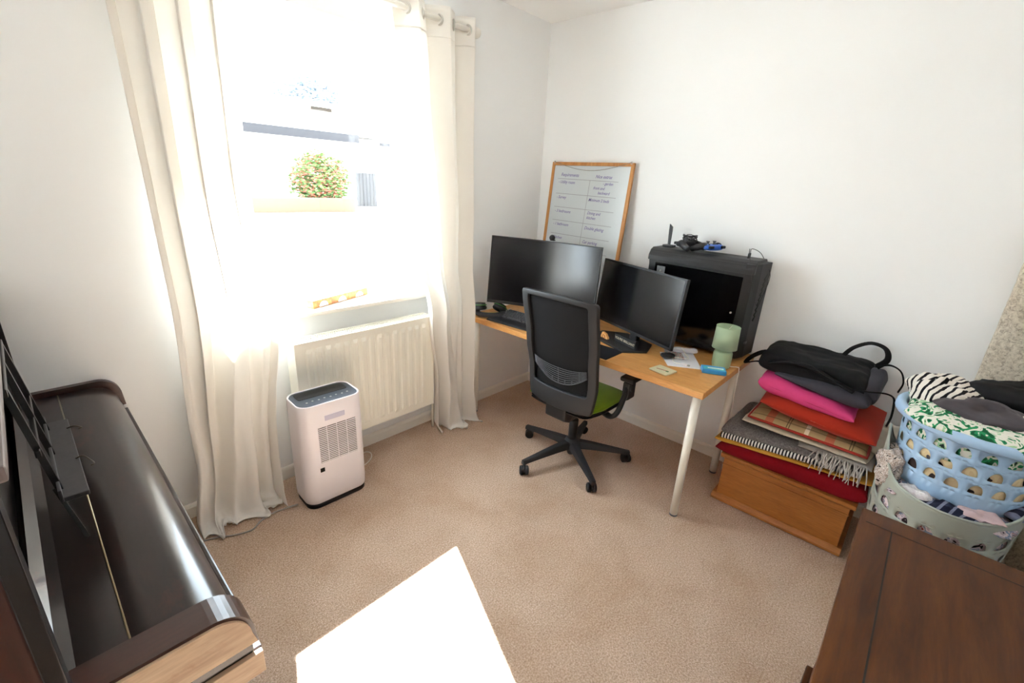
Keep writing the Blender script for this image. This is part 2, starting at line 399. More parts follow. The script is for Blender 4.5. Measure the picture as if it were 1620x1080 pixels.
# ------------------------------------------------------------------ outside
GZ = -.45
def ground():
    t = NT('asphalt_and_paving'); mp = t.coord(); nz = t.n('TexNoise', i_Scale=2.0, i_Detail=6.0); t.l(mp, 0, nz, 'Vector')
    r = t.ramp(nz, 'Fac', [(.3, '9a9894'), (.7, 'b9b6b0')]); t.l(r, 'Color', t.b, 'Base Color'); t.b.inputs['Roughness'].default_value = .9; return t.m
M['ground'] = ground()
m = MB(); m.box((-40, .29, GZ-.3), (60, 70, GZ)); g = struct('floor_outside', m, M['ground'])
m = MB(); m.box((-30, 9.1, GZ), (40, 15.4, .45)); struct('floor_front_garden', m, plain('pale_paving', 'd8d4cc', .9))
M['render'] = plain('pale_render', 'ece6da', .9, var=.03)
M['roof'] = striped('roof_tiles', '8f8a88', '7c7674', 'y', .28, .85)
M['fascia'] = plain('grey_gutter', '29272a', .9); M['brick'] = plain('garden_brick', '5a4836', .9, var=.3, nscale=30)
M['dark_window'] = plain('house_window_glass', '7b8ea6', .1)
hs = thing('house', 'pale rendered house across the street with a tiled roof and grey gutter', 'house', (8, 16, GZ))
m = MB(); m.box((-6, 15.4, GZ), (8.2, 22, 2.9)); m.box((8.2, 17.5, GZ), (24, 24, 2.9)); m.build('house_wall', M['render'], hs, world=True)
m = MB(); m.prism([(14.9, 2.95), (19, 4.15), (23, 2.95)], -6.3, 8.4, 'x'); m.prism([(17.1, 2.95), (20.5, 4.1), (24.4, 2.95)], 8.4, 24.3, 'x'); m.build('roof', M['roof'], hs, world=True)
m = MB(); m.box((-6.3, 14.85, 2.70), (7.0, 14.98, 2.98)); m.box((8.4, 17.0, 2.82), (14, 17.1, 2.95)); m.build('gutter', M['fascia'], hs, world=True)
for (x0, x1, z0, z1, y) in ((1.6, 3.3, .6, 1.9, 15.4), (9.2, 10.6, .6, 1.9, 17.5)):
    m = MB(); m.box((x0, y-.05, z0), (x1, y+.02, z1)); fr = m.build('window', M['dark_window'], hs, world=True)
    m = MB(); m.box((x0-.05, y-.07, z0-.05), (x1+.05, y-.04, z0)); m.box((x0-.05, y-.07, z1), (x1+.05, y-.04, z1+.05)); m.box(((x0+x1)/2-.03, y-.07, z0), ((x0+x1)/2+.03, y-.04, z1)); m.build('frame', M['upvc'], fr, world=True)
m = MB(); m.box((-4, 11.6, .45), (4.9, 11.85, .86), .02)
tag(m.build('garden_wall', M['brick']), 'low brick garden wall below the flowering bush across the street', 'wall')
m = MB(); m.box((-10, 9.0, .30), (30, 9.15, .47)); tag(m.build('kerb', plain('kerb_stone', '55555c', .9)), 'pale stone kerb along the street outside', 'kerb')
fn = thing('garden_fence', 'grey boarded fence beside the bush across the street', 'fence', (7.2, 14, .45))
m = MB(); [m.box((6.3+i*.14, 14.0, .45), (6.42+i*.14, 14.04, 1.65)) for i in range(6)]; m.build('boards', M['fascia'], fn, world=True)
m = MB(); m.box((7.25, 13.95, .45), (7.4, 14.1, 1.9)); m.build('post', plain('red_brick_post', 'a86b52', .9), fn, world=True)
def bush(name, c, r, label, cat, leafcol, n, flat=.9, leaf=.09, flower=None, seed=1, trunk=True):
    rnd = random.Random(seed); t = thing(name, label, cat, (c[0], c[1], GZ if trunk else .45))
    for nm, cols, k in (('foliage', leafcol, n),) + ((('flowers', flower, int(n*.55)),) if flower else ()):
        m = MB()
        for i in range(k):
            while True:
                d = Vector((rnd.uniform(-1, 1), rnd.uniform(-1, 1), rnd.uniform(-1, 1)))
                if .05 < d.length < 1: break
            d = d.normalized()*(.55+.5*rnd.random()+.25*fbm(d, 2, 2, seed)); p = Vector(c)+Vector((d.x*r, d.y*r, d.z*r*flat))
            R = Matrix.Rotation(rnd.uniform(0, 6), 3, 'Z') @ Matrix.Rotation(rnd.uniform(0, 3), 3, 'X'); s = leaf*rnd.uniform(.6, 1.4)*(1.0 if nm == 'foliage' else .9)
            vs = [p+R @ Vector(q)*s for q in ((-1, 0, 0), (0, -.45, .1), (1, 0, 0), (0, .45, .1))]
            m.add(vs, [(0, 1, 2, 3)])
        m.build(nm, cols, t, world=True, weld=0)
    if trunk:
        m = MB(); m.cyl((c[0], c[1], GZ), (c[0], c[1], c[2]), r*.07, r*.04, 10); m.build('trunk', plain(name+'_bark', '5a4a3c', .9), t, world=True)
bush('flowering_bush', (4.35, 12.75, 1.38), .90, 'round bush covered in pink blossom behind the garden wall across the street', 'bush', plain('bush_leaf', '4c6630', .8, var=.4), 4200, .90, .065, plain('pink_blossom', 'b4604e', .8, var=.4, nscale=3), 3, trunk=False)
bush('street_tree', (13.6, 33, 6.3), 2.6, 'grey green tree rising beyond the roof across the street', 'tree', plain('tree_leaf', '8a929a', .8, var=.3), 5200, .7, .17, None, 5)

# ------------------------------------------------------------------ curtains and rod
ROD_Y, ROD_Z = -.10, 2.385
rod = thing('curtain_rod', 'cream curtain rod with a round end knob above the window', 'curtain rod', (-1.65, ROD_Y, ROD_Z))
m = MB(); m.cyl((-2.52, ROD_Y, ROD_Z), (-.79, ROD_Y, ROD_Z), .0135, seg=20); m.build('pole', M['gloss_white'], rod, world=True)
for x in (-2.54, -.775):
    m = MB(); m.sphere((x, ROD_Y, ROD_Z), .027); m.build('finial', M['gloss_white'], rod, world=True)
for x in (-2.46, -.83, -1.65):
    m = MB(); m.cyl((x, -.0, ROD_Z), (x, -.02, ROD_Z), .025); m.cyl((x, -.018, ROD_Z), (x, ROD_Y+.012, ROD_Z), .008); m.cyl((x-.009, ROD_Y, ROD_Z), (x+.009, ROD_Y, ROD_Z), .018); m.build('bracket', M['gloss_white'], rod, world=True)
def interp(tab, z):
    tab = sorted(tab)
    if z <= tab[0][0]: return tab[0][1]
    for (a, b), (c, d) in zip(tab, tab[1:]):
        if z <= c:
            t = (z-a)/(c-a); t = t*t*(3-2*t); return b+(d-b)*t
    return tab[-1][1]
def curtain(name, label, left, right, yoff, nf, amp, hem, seed, top=2.445, phase=0.0, push=0.0):
    cm = thing(name, label, 'curtain', ((left[-1][1]+right[-1][1])/2, ROD_Y, top))
    m = MB(); NU, NV = 60*int(nf+1), 110; LEN = top+.14
    def fn(u, v):
        L = v*LEN; z = top-L; k = min(1, max(0, L/top)); b = k*k
        x0 = interp(left, z); x1 = interp(right, z)
        uu = u+.05*math.sin(2*PI*u*1.3+seed)*b
        x = x0+(x1-x0)*uu
        ph = 2*PI*nf*u+phase
        w1 = math.sin(ph)+.15*math.sin(2*ph+seed)
        w2 = math.sin(2*PI*(nf*.62)*u+seed*1.7+1.1*fbm((u*2, k*1.5, 0), 1, 2, seed))+.45*math.sin(2*PI*(nf*1.45)*u+seed+2.0*k)
        s = w1*(1-b*.85)+w2*b*.85
        y = ROD_Y + interp(yoff, z) + amp*s*interp([(0, 1.15), (.6, 1.0), (1.6, .95), (top, .85)], z)
        x += .014*math.sin(2*ph)*(1-b)+.012*math.cos(2*PI*nf*.62*u*2+seed)*b
        y += .010*fbm((x*4, z*1.6, 1), 1, 2, seed)*(1-b)+.022*fbm((x*7, z*3, 1), 1, 3, seed)*b
        if u < .06: y += push*(1-u/.06)*(z < 1.0)
        if z < .07:            # the surplus length lies rucked on the carpet
            t = (.07-z)/.21; f = t*t*(3-2*t)
            ruck = .5+.5*math.sin(ph*.62+seed*2)
            y -= hem*(f*(.5+.7*ruck)); x += .016*f*math.sin(ph*.9+1.3*seed)
            z = .07*(1-min(1, t*1.5))**2 + .006+.024*f*abs(math.sin(ph*1.1+8*t))*(.4+ruck)
        y = min(y, -.012-.003*math.sin(40*u))
        return (x, y, max(z, .004))
    m.grid(fn, NU, NV)
    body = m.build('cloth', M['curtain'], cm, world=True, solid=.0016)
    # stitched header band
    m = MB(); m.grid(lambda u, v: Vector(fn(u, (.135-.006*v)/top)) + Vector((0, -.0022, 0)), NU, 2); m.build('header_seam', M['curtain'], body, world=True, solid=.001)
    # eyelets where the cloth crosses the rod
    k = int(nf*2)
    for i in range(k+1):
        u = (i*PI-phase)/(2*PI*nf)
        if not .01 < u < .99: continue
        p = Vector(fn(u, (top-ROD_Z)/top)); p.y = ROD_Y
        m = MB(); ang = (1 if i % 2 == 0 else -1)*math.radians(62)
        nrm = Vector((math.sin(abs(ang)), -math.cos(ang)*(1 if i % 2 == 0 else -1), 0))
        ax = Vector((0, 0, 1)); bx = nrm.cross(ax)
        m.tube([p + (ax*math.cos(2*PI*j/28)+bx*math.sin(2*PI*j/28))*.024 for j in range(28)], .0055, 8, closed=True)
        m.build('eyelet', M['cap'], cm, world=True)
    return cm
curtain('curtain', 'cream full length curtain left of the window, hanging beside the piano', [(0, -2.50), (.4, -2.45), (1.2, -2.42), (2.45, -2.42)], [(0, -2.10), (.35, -2.09), (.95, -2.02), (1.5, -2.06), (2.45, -2.03)],
        [(0, -.035), (.5, -.03), (2.45, 0)], 3.5, .050, .10, 2.0)
curtain('curtain', 'cream full length curtain right of the window, bunched beside the desk', [(0, -1.10), (.3, -1.10), (.8, -1.165), (1.4, -1.225), (2.1, -1.30), (2.45, -1.33)], [(0, -.825), (.3, -.855), (.8, -.86), (1.5, -.845), (2.45, -.825)],
        [(0, -.075), (.4, -.085), (.82, -.09), (1.1, -.05), (2.45, 0)], 2.5, .055, .055, 4.2, phase=.6, push=-.03)

# ------------------------------------------------------------------ radiator
RX0, RX1, RZ0, RZ1 = -1.967, -1.125, .205, .80
rd = thing('radiator', 'white ribbed panel radiator on the wall under the window', 'radiator', ((RX0+RX1)/2, -.09, RZ0))
def ribbed(y, back):
    m = MB()
    pitch = .050; n = int((RX1-RX0-.06)/pitch); x00 = RX0+(RX1-RX0-n*pitch)/2
    xs = [RX0, x00-.002]
    for i in range(n): xs += [x00+pitch*i+.004, x00+pitch*i+.012, x00+pitch*i+.030, x00+pitch*i+.038]
    xs += [x00+pitch*n, RX1]
    def dep(i): 
        if i < 2 or i >= len(xs)-2: return 0
        return (0, .009, .009, 0)[(i-2) % 4]
    zs = [RZ0, RZ0+.035, RZ0+.055, RZ1-.055, RZ1-.035, RZ1]
    vs = [(x, y + (dep(i) if 1 < j < 4 else 0)*(-1 if not back else 1), z) for j, z in enumerate(zs) for i, x in enumerate(xs)]
    nn = len(xs); m.add(vs, [(j*nn+i, j*nn+i+1, (j+1)*nn+i+1, (j+1)*nn+i) for j in range(len(zs)-1) for i in range(nn-1)])
    return m
ribbed(-.137, False).build('front_panel', M['rad'], rd, world=True, solid=.006)
ribbed(-.048, True).build('rear_panel', M['rad'], rd, world=True, solid=.006)
m = MB(); m.box((RX0-.002, -.142, RZ0+.02), (RX0+.004, -.040, RZ1+.004), .001); m.build('side_panel', M['rad'], rd, world=True)
m = MB(); m.box((RX1-.004, -.142, RZ0+.02), (RX1+.002, -.040, RZ1+.004), .001); m.build('side_panel', M['rad'], rd, world=True)
m = MB(); m.box((RX0, -.142, RZ1-.001), (RX1, -.130, RZ1+.005), .001); m.box((RX0, -.052, RZ1-.001), (RX1, -.040, RZ1+.005), .001)
nsl = 72
for i in range(nsl): x = RX0+.006+(RX1-RX0-.012)*i/(nsl-1); m.box((x-.0028, -.131, RZ1-.002), (x+.0028, -.051, RZ1+.003))
for y in (-.105, -.078): m.box((RX0, y-.002, RZ1-.003), (RX1, y+.002, RZ1+.0035))
m.build('top_grille', M['rad'], rd, world=True)
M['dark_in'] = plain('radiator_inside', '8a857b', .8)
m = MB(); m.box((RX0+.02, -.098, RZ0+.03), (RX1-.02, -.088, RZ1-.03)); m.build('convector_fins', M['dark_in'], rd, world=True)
for x in (RX0+.15, RX1-.15):
    m = MB(); m.box((x-.02, -.052, RZ0+.1), (x+.02, -.0005, RZ1-.06)); m.build('wall_bracket', M['rad'], rd, world=True)
m = MB(); m.cyl((RX1+.03, -.09, 0), (RX1+.03, -.09, .24), .0075); m.cyl((RX1+.03, -.09, .24), (RX1-.01, -.09, .24), .011); m.build('pipe', M['rad'], rd, world=True)

# ------------------------------------------------------------------ patterned box on the sill
def boxmat():
    t = NT('orange_patterned_card'); mp = t.coord(); sp = t.n('SeparateXYZ'); t.l(mp, 0, sp, 0)
    nz = t.n('TexNoise', i_Scale=45.0, i_Detail=2.0); t.l(mp, 0, nz, 'Vector')
    r = t.ramp(nz, 'Fac', [(.35, '9c5c22'), (.5, 'b07430'), (.65, 'b88c42')]); t.l(r, 'Color', t.b, 'Base Color'); t.b.inputs['Roughness'].default_value = .5; return t.m
bx = thing('patterned_box', 'long orange and yellow patterned box with white half circles on the window sill', 'box', (-1.605, .102, WZ0+.0245), math.atan2(.13, .395))
m = MB(); m.box((-.205, -.032, 0), (.205, .026, .043), .003); m.build('carton', boxmat(), bx)
wpr = plain('white_print', 'fbf3ea', .5)
for x in (-.135, .0, .135):
    m = MB(); m.prism([(x+.03*math.cos(a*PI/12), .004+.027*math.sin(a*PI/12)) for a in range(13)], -.0335, -.0318, 'y'); m.build('half_circle_print', wpr, bx)
m = MB()
rnd = random.Random(3)
for i in range(26): x = -.16+i*.0125; m.box((x, -.012+rnd.uniform(-.003, .003), .0428), (x+rnd.uniform(.004, .009), .012, .0436))
m.box((-.10, -.021, .0428), (.06, -.018, .0436)); m.build('faded_lettering', plain('red_print', '7a2a08', .5), bx)

# ------------------------------------------------------------------ dehumidifier
dh = thing('dehumidifier', 'white upright dehumidifier with a dark grey control top in front of the radiator', 'dehumidifier', (-1.902, -.268, 0), math.radians(-2))
DW, DD, DH = .32, .205, .57
def rrect(w, d, r, n=8, y0=0):
    P = []
    for cx, cy, a in ((w/2-r, d/2-r, 0), (-w/2+r, d/2-r, 90), (-w/2+r, -d/2+r, 180), (w/2-r, -d/2+r, 270)): P += arc(cx, cy+y0, r, a, a+90, n)
    return P
def loft(mb, secs, mi=0, cap0=True, cap1=True):
    n = len(secs[0][0]); vs = [(a, b, z) for P, z in secs for a, b in P]
    fs = [(i*n+k, i*n+(k+1) % n, (i+1)*n+(k+1) % n, (i+1)*n+k) for i in range(len(secs)-1) for k in range(n)]
    V = mb.add(vs, fs, mi, True)
    if cap0: mb.bm.faces.new(V[:n][::-1]).material_index = mi
    if cap1: mb.bm.faces.new(V[-n:]).material_index = mi
m = MB(); loft(m, [(rrect(DW-.012, DD-.012, .05), 0), (rrect(DW-.012, DD-.012, .05), .03)]); m.build('base', M['dark_plastic'], dh)
m = MB()
loft(m, [(rrect(DW-.02, DD-.02, .05), .022), (rrect(DW-.004, DD-.004, .055), .030), (rrect(DW, DD, .056), .06), (rrect(DW, DD, .056), .3), (rrect(DW-.004, DD-.002, .056), DH-.03), (rrect(DW-.006, DD-.004, .056), DH-.004), (rrect(DW-.010, DD-.008, .054), DH), (rrect(DW-.020, DD-.018, .049), DH), (rrect(DW-.022, DD-.020, .048), DH-.005)])
body = m.build('housing', M['white_plastic'], dh)
m = MB(); loft(m, [(rrect(DW-.023, DD-.021, .047), DH-.006), (rrect(DW-.026, DD-.024, .046), DH-.0015)]); m.build('control_panel', M['slate'], dh)
m = MB(); loft(m, [(rrect(DW-.075, .075, .012, y0=.035), DH-.004), (rrect(DW-.075, .075, .012, y0=.035), DH+.0008)]); ot = m.build('air_outlet', plain('outlet_black', '0a0a0c', .4), dh)
m = MB()
for i in range(24): x = -.115+i*.01; m.box((x-.0007, .002, DH), (x+.0007, .068, DH+.0012))
m.box((-.118, .0345, DH), (.118, .0355, DH+.0013)); m.build('outlet_vane', M['dark_plastic'], ot)
m = MB()
for i in range(8): m.cyl((-.10+i*.029, -.045+(i % 2)*.004, DH-.002), (-.10+i*.029, -.045+(i % 2)*.004, DH-.0008), .005, seg=10)
m.build('touch_button', M['cap'], dh)
yf = -DD/2
m = MB(); m.box((-.045, yf-.0016, .478), (.055, yf+.004, .505), .004); m.build('handle_recess', plain('recess_lilac', 'c9c5d8', .5), dh)
M['louvre_gap'] = plain('louvre_gap', '4a4442', .8)
for i in range(4):
    x0 = -.088+i*.050+(0 if i else .006)
    m = MB(); m.box((x0, yf-.0012, .255), (-.088+i*.050+.045, yf+.003, .448), .001); gp = m.build('grille_window', M['louvre_gap'], dh)
    m = MB()
    for j in range(19): z = .258+j*.0101; m.box((x0-.001, yf-.0038, z), (-.088+i*.050+.046, yf+.001, z+.0052), .0005, seg=1)
    m.build('louvre', M['white_plastic'], gp)
m = MB(); m.box((-.090, yf-.0015, .205), (-.068, yf+.002, .228), .005); m.build('drain_port', M['black_gloss'], dh)
m = MB(); P = [(-2.085, -.27, .01), (-2.13, -.255, .006), (-2.20, -.245, .005), (-2.26, -.262, .005), (-2.31, -.295, .005), (-2.38, -.275, .005), (-2.45, -.235, .005), (-2.52, -.22, .005), (-2.60, -.24, .005)]
P = smoothpts(P); m.tube(P, .0038, 8)
cb = m.build('power_cord', plain('grey_cable', '9a948c', .5)); tag(cb, 'grey power cord running over the carpet from the dehumidifier to the piano', 'cord')
m = MB(); m.tube(smoothpts([(-1.73, -.15, .005), (-1.66, -.10, .006), (-1.60, -.075, .008), (-1.575, -.10, .006), (-1.60, -.15, .005), (-1.66, -.185, .005), (-1.735, -.19, .005)]), .0032, 8)
tag(m.build('cable_loop', plain('white_cable', 'e6e0d6', .5)), 'small loop of pale cable on the carpet right of the dehumidifier', 'cable')

# ------------------------------------------------------------------ desk
DX0, DX1, DY0, DY1, DT = -.775, -.012, -1.694, -.055, .734
dk = thing('desk', 'light wood desk with white tubular legs against the right wall', 'desk', (-.39, -.87, 0))
m = MB(); m.box((DX0, DY0, .700), (DX1, DY1, DT), .0015, seg=1); m.bm.faces.ensure_lookup_table()
for f in m.bm.faces:
    if abs(f.normal.z) < .5: f.material_index = 1
m.build('desktop', [M['desk'], M['desk_edge']], dk, world=True)
for lx, ly, nm in ((-.725, -1.652, 1), (-.175, -1.655, 1), (-.728, -.118, 1), (-.07, -.118, 1)):
    m = MB(); m.cyl((lx, ly, .008), (lx, ly, .698), .0195, .0205, 24); lg = m.build('leg', M['white_metal'], dk, world=True)
    m = MB(); m.cyl((lx, ly, 0), (lx, ly, .010), .0200, seg=24); m.build('foot', M['grey_plastic'], lg, world=True)
    m = MB(); m.box((lx-.035, ly-.035, .695), (lx+.035, ly+.035, .7005), .002); m.build('mounting_plate', M['cap'], lg, world=True)

# ------------------------------------------------------------------ monitors
def monitor(name, label, cx, cy, zb, ya, w, h, tilt, R, base_r, bezel=.007, chin=.02):
    t = thing(name, label, 'monitor', (cx, cy, DT), ya)
    # local: x along width, -y toward viewer
    def pt(x, z, d):
        a = x/R if R else 0
        yy = (R*(1-math.cos(a)) if R else 0)
        xx = R*math.sin(a) if R else x
        p = Vector((xx, -yy+d, z)); q = p-Vector((0, 0, 0))
        q = Matrix.Rotation(-tilt, 3, 'X') @ q
        return q+Vector((0, 0, zb-DT))
    def slab(x0, x1, z0, z1, d0, d1, nm, mt, n=24, par=t):
        m = MB(); vs = []; fs = []
        for i in range(n+1):
            x = x0+(x1-x0)*i/n
            vs += [pt(x, z0, d0), pt(x, z1, d0), pt(x, z1, d1), pt(x, z0, d1)]
        for i in range(n):
            for k in range(4): fs.append((i*4+k, i*4+(k+1) % 4, (i+1)*4+(k+1) % 4, (i+1)*4+k))
        fs += [(0, 1, 2, 3), (n*4+3, n*4+2, n*4+1, n*4)]
        m.add(vs, fs, 0, False); m2 = m
        for f in m.bm.faces: f.smooth = abs(f.normal.z) < .5 and len(f.verts) == 4 and False
        return m.build(nm, mt, par)
    case = slab(-w/2, w/2, 0, h, .0, .022, 'casing', M['dark_plastic'])
    slab(-w*.33, w*.33, h*.12, h*.75, .02, .05, 'rear_housing', M['dark_plastic'])
    sc = slab(-w/2+bezel, w/2-bezel, chin, h-bezel, -.0012, .004, 'screen', M['screen'], 96 if R else 2)
    m = MB(); b = Vector((0, .05, 0))
    bo = .07 if base_r == 'vee' else 0
    m.box((-.03, .045+bo*.4, .0005), (.03, .075+bo*.4, zb-DT+h*.5), .006); m.build('stand_post', M['dark_plastic'], t)
    m = MB()
    if base_r == 'vee':
        for s in (-1, 1): m.prism([(s*.0, .12), (s*.02, .08), (s*.20, .035), (s*.215, .05), (s*.03, .12)][::s], 0.0005, .014, 'z', bevel=.002)
        m.cyl((0, .09, .0005), (0, .09, .016), .04)
    else:
        m.prism([(-.21, -.02), (-.165, -.15), (.145, -.15), (.20, -.02), (.11, .10), (-.11, .10)], .0005, .012, 'z', bevel=.003)
    m.build('stand_base', M['dark_plastic'], t)
    return t, pt
m1, _ = monitor('monitor', 'large curved black monitor on the desk near the window corner', -.498, -.492, .82, math.radians(-75), .775, .445, .09, .9, 'vee')
m2, _ = monitor('monitor', 'flat black monitor on the desk in front of the computer tower', -.405, -1.083, .798, math.radians(-110.8), .685, .385, .10, 0, 'hex', .010, .016)

# ------------------------------------------------------------------ computer tower
PX0, PX1, PY0, PY1, PZ1 = -.228, -.012, -1.662, -1.055, 1.285
M['case'] = plain('case_black', '111114', .42, var=.1, bump=.04, bscale=600)
pc = thing('computer_tower', 'big black computer tower with a dark glass side standing on the desk', 'computer', (-.12, -1.36, DT))
m = MB(); z0 = DT+.022
m.prism([(PY0+.03, z0), (PY1-.01, z0), (PY1-.01, 1.19), (PY1+.0, 1.235), (PY1-.02, 1.262), (PY0+.03, 1.262)], PX0+.012, PX1-.002, 'x', bevel=.003); m.build('chassis', M['case'], pc, world=True)
m = MB(); m.prism([(PY0+.055, z0+.02), (PY1-.05, z0+.02), (PY1-.05, 1.205), (PY0+.055, 1.195)], PX0+.004, PX0+.014, 'x'); gl = m.build('glass_side', M['black_gloss'], pc, world=True); gl['label'] = 'dark glossy glass side panel'
for y, z in ((PY0+.085, 1.0), (PY1-.09, 1.16), (PY0+.085, .80), (PY1-.09, .80)):
    m = MB(); m.cyl((PX0-.003, y, z), (PX0+.006, y, z), .005, seg=14); m.build('thumb_screw', M['cap'], gl, world=True)
m = MB(); m.box((PX0+.0025, PY1-.115, 1.135), (PX0+.0045, PY1-.065, 1.185)); m.build('sticker', plain('grey_foil', '6d6f70', .4, var=.5, nscale=200), gl, world=True)
# lid: chamfered top shell
m = MB(); m.prism([(PX0, 1.215), (PX0, 1.240), (PX0+.022, PZ1-.012), (PX0+.05, PZ1), (PX1-.03, PZ1), (PX1, 1.262), (PX1, 1.225)], PY0+.012, PY1, 'y', bevel=.003); tp = m.build('top_cover', plain('satin_black', '1e1d1f', .5, var=.08), pc, world=True)
# faceted front
m = MB(); V = [(PX0, PY0+.06), (PX0+.012, PY0+.016), (PX0+.075, PY0-.002), (PX1, PY0-.012), (PX1, PY0+.06)]
m.prism(V, DT+.014, 1.268, 'z', bevel=.003); fr = m.build('front_panel', plain('front_black', '1a1a1d', .5, var=.08), pc, world=True)
m = MB()
for i in range(9):
    zz = 1.20-i*.028; xa = PX0+.135-i*.005; m.box((xa, PY0-.0095, zz-.012), (xa+.050-i*.002, PY0+.004, zz-.003), rot=Matrix.Rotation(math.radians(-38), 3, 'Y'))
m.build('vent_slot', plain('vent_black', '050506', .6), fr, world=True)
m = MB(); m.box((PX0+.06, PY0-.006, .83), (PX0+.088, PY0+.002, .842), .001); m.build('badge', M['grey_plastic'], fr, world=True)
for y in (PY0+.08, PY1-.08):
    for x in (PX0+.03, PX1-.03):
        m = MB(); m.box((x-.015, y-.03, DT+.0002), (x+.015, y+.03, z0+.002), .003); m.build('foot', M['dark_plastic'], pc, world=True)
m = MB()
for x in (PX0+.10, PX0+.125):
    m.cyl((x, PY0+.085, PZ1-.002), (x, PY0+.085, PZ1+.026), .0042, seg=10)
m.tube(smoothpts([(PX0+.10, PY0+.085, PZ1+.024), (PX0+.095, PY0+.085, PZ1+.05), (PX0+.06, PY0+.07, PZ1+.02), (PX0+.02, PY0+.04, 1.255), (PX0+.005, PY0+.022, 1.20), (PX0+.03, PY0-.004, 1.10), (PX0+.07, PY0-.012, 1.05)]), .0018, 6)
m.tube(smoothpts([(PX0+.125, PY0+.085, PZ1+.024), (PX0+.135, PY0+.085, PZ1+.048), (PX0+.17, PY0+.05, PZ1+.03), (PX0+.185, PY0+.02, 1.27), (PX0+.17, PY0-.024, 1.20), (PX0+.13, PY0-.018, 1.08), (PX0+.12, PY0-.012, 1.04)]), .0018, 6)
m.build('plugged_cable', M['dark_plastic'], pc, world=True)

# things on top of the tower
an = thing('wifi_antenna', 'slim black upright antenna at the back of the computer tower', 'antenna', (-.10, -1.115, PZ1))
m = MB(); m.prism([(-.022, -.035), (.022, -.035), (.026, .03), (-.026, .03)], .0005, .014, 'z', bevel=.004); m.build('antenna_base', M['dark_plastic'], an)
m = MB(); m.prism([(-.007, .010), (.007, .010), (.012, .10), (.013, .135), (-.007, .118), (-.007, .1)], -.005, .005, 'x', bevel=.0015); m.bm.transform(Matrix.Rotation(.0, 4, 'X')); m.build('antenna_blade', M['dark_plastic'], an)
def gamepad(name, label, loc, rz, c1, c2, tilt=0):
    t = thing(name, label, 'game controller', loc, rz)
    m = MB(); m.grid(lambda u, v: _egg(u, v, (.070, .034, .018), 3), 32, 17, closeu=True); m.bm.transform(Matrix.Translation((0, 0, .035))); m.build('body', c1, t)
    for s in (-1, 1):
        m = MB(); m.tube(smoothpts([(s*.045, .0, .038), (s*.062, -.022, .036), (s*.072, -.052, .026), (s*.076, -.078, .016)]), [.021]*6+[.019]*6+[.016]*6+[.011], 14); m.build('grip', c2, t)
        m = MB(); m.cyl((s*.026, -.014, .048), (s*.026, -.014, .062), .007, seg=14); m.cyl((s*.026, -.014, .062), (s*.026, -.014, .067), .0095, seg=14); m.build('thumbstick', M['grey_plastic'], t)
        m = MB(); m.box((s*.045-.016, .024, .030), (s*.045+.016, .040, .046), .005); m.build('shoulder_button', M['dark_plastic'], t)
    m = MB(); m.box((-.02, -.004, .051), (.02, .020, .0545), .003); m.build('touchpad', c2 if c1 is not c2 else M['grey_plastic'], t)
    m = MB()
    for a in range(4): m.cyl((.048+.011*math.cos(a*PI/2), .006+.011*math.sin(a*PI/2), .048), (.048+.011*math.cos(a*PI/2), .006+.011*math.sin(a*PI/2), .0545), .004, seg=10)
    m.build('button', M['grey_plastic'], t)
    return t
def _egg(u, v, r, e):
    a = 2*PI*u; b = PI*(v-.5)
    def sp(x, p): return math.copysign(abs(x)**(2/p), x)
    return (r[0]*sp(math.cos(b), e)*sp(math.cos(a), e), r[1]*sp(math.cos(b), e)*sp(math.sin(a), e), r[2]*sp(math.sin(b), e))
M['blue_plastic'] = plain('blue_plastic', '2f62c0', .35, var=.25, nscale=60)
gamepad('game_controller', 'blue game controller with dark grips on top of the computer tower', (-.14, -1.385, PZ1+.0005), math.radians(160), M['blue_plastic'], M['dark_plastic'])
gamepad('game_controller', 'black game controller with its cable bundled on it, on the computer tower', (-.14, -1.235, PZ1+.0005), math.radians(-15), M['dark_plastic'], M['chair_plastic'])
m = MB()
rnd = random.Random(4); P = []
for i in range(90):
    a = i*.42; P.append((-.125+.045*math.cos(a)*(1+.2*rnd.random()), -1.245+.032*math.sin(a)*(1+.2*rnd.random()), PZ1+.066+.012*math.sin(a*.37)+.01*rnd.random()))
P += [(-.11, -1.29, PZ1+.05), (-.09, -1.31, PZ1+.03), (-.08, -1.33, PZ1+.012)]
m.tube(smoothpts(P, 3), .0022, 6); tag(m.build('coiled_cable', M['dark_plastic']), 'coiled black cable heaped on the black game controller', 'cable')

# ------------------------------------------------------------------ desk clutter
lp = thing('table_lamp', 'small sage green table lamp at the right end of the desk', 'lamp', (-.362, -1.622, DT))
sage = plain('sage_ceramic', 'a9bf98', .35, var=.03); shade_m = fabric('sage_shade', 'b3c7a6', .03, translucent=.15)
m = MB(); m.lathe([(.038, 0), (.043, .004), (.0465, .02), (.0475, .06), (.0465, .082), (.040, .096), (.024, .103), (.012, .106), (.010, .118)], seg=40); m.build('lamp_base', sage, lp)
m = MB(); m.lathe([(.0605, .108), (.0575, .225)], seg=48, cap=False); m.build('lamp_shade', shade_m, lp, solid=.0015)
m = MB()
for r, z in ((.0605, .109), (.0575, .224)): m.tube([(r*math.cos(2*PI*k/48), r*math.sin(2*PI*k/48), z) for k in range(48)], .0016, 6, closed=True)
m.build('shade_rim', sage, lp)
m = MB(); m.lathe([(.010, .115), (.014, .118), (.014, .135), (.02, .15), (.026, .17), (.02, .19), (.002, .2)], seg=20); m.build('bulb', plain('frosted_bulb', 'f4f1ea', .4), lp)
m = MB()
for a in range(3): t_ = a*2*PI/3; m.cyl((0, 0, .205), (.0575*math.cos(t_), .0575*math.sin(t_), .218), .0012, seg=6)
m.build('shade_spider', M['white_metal'], lp)
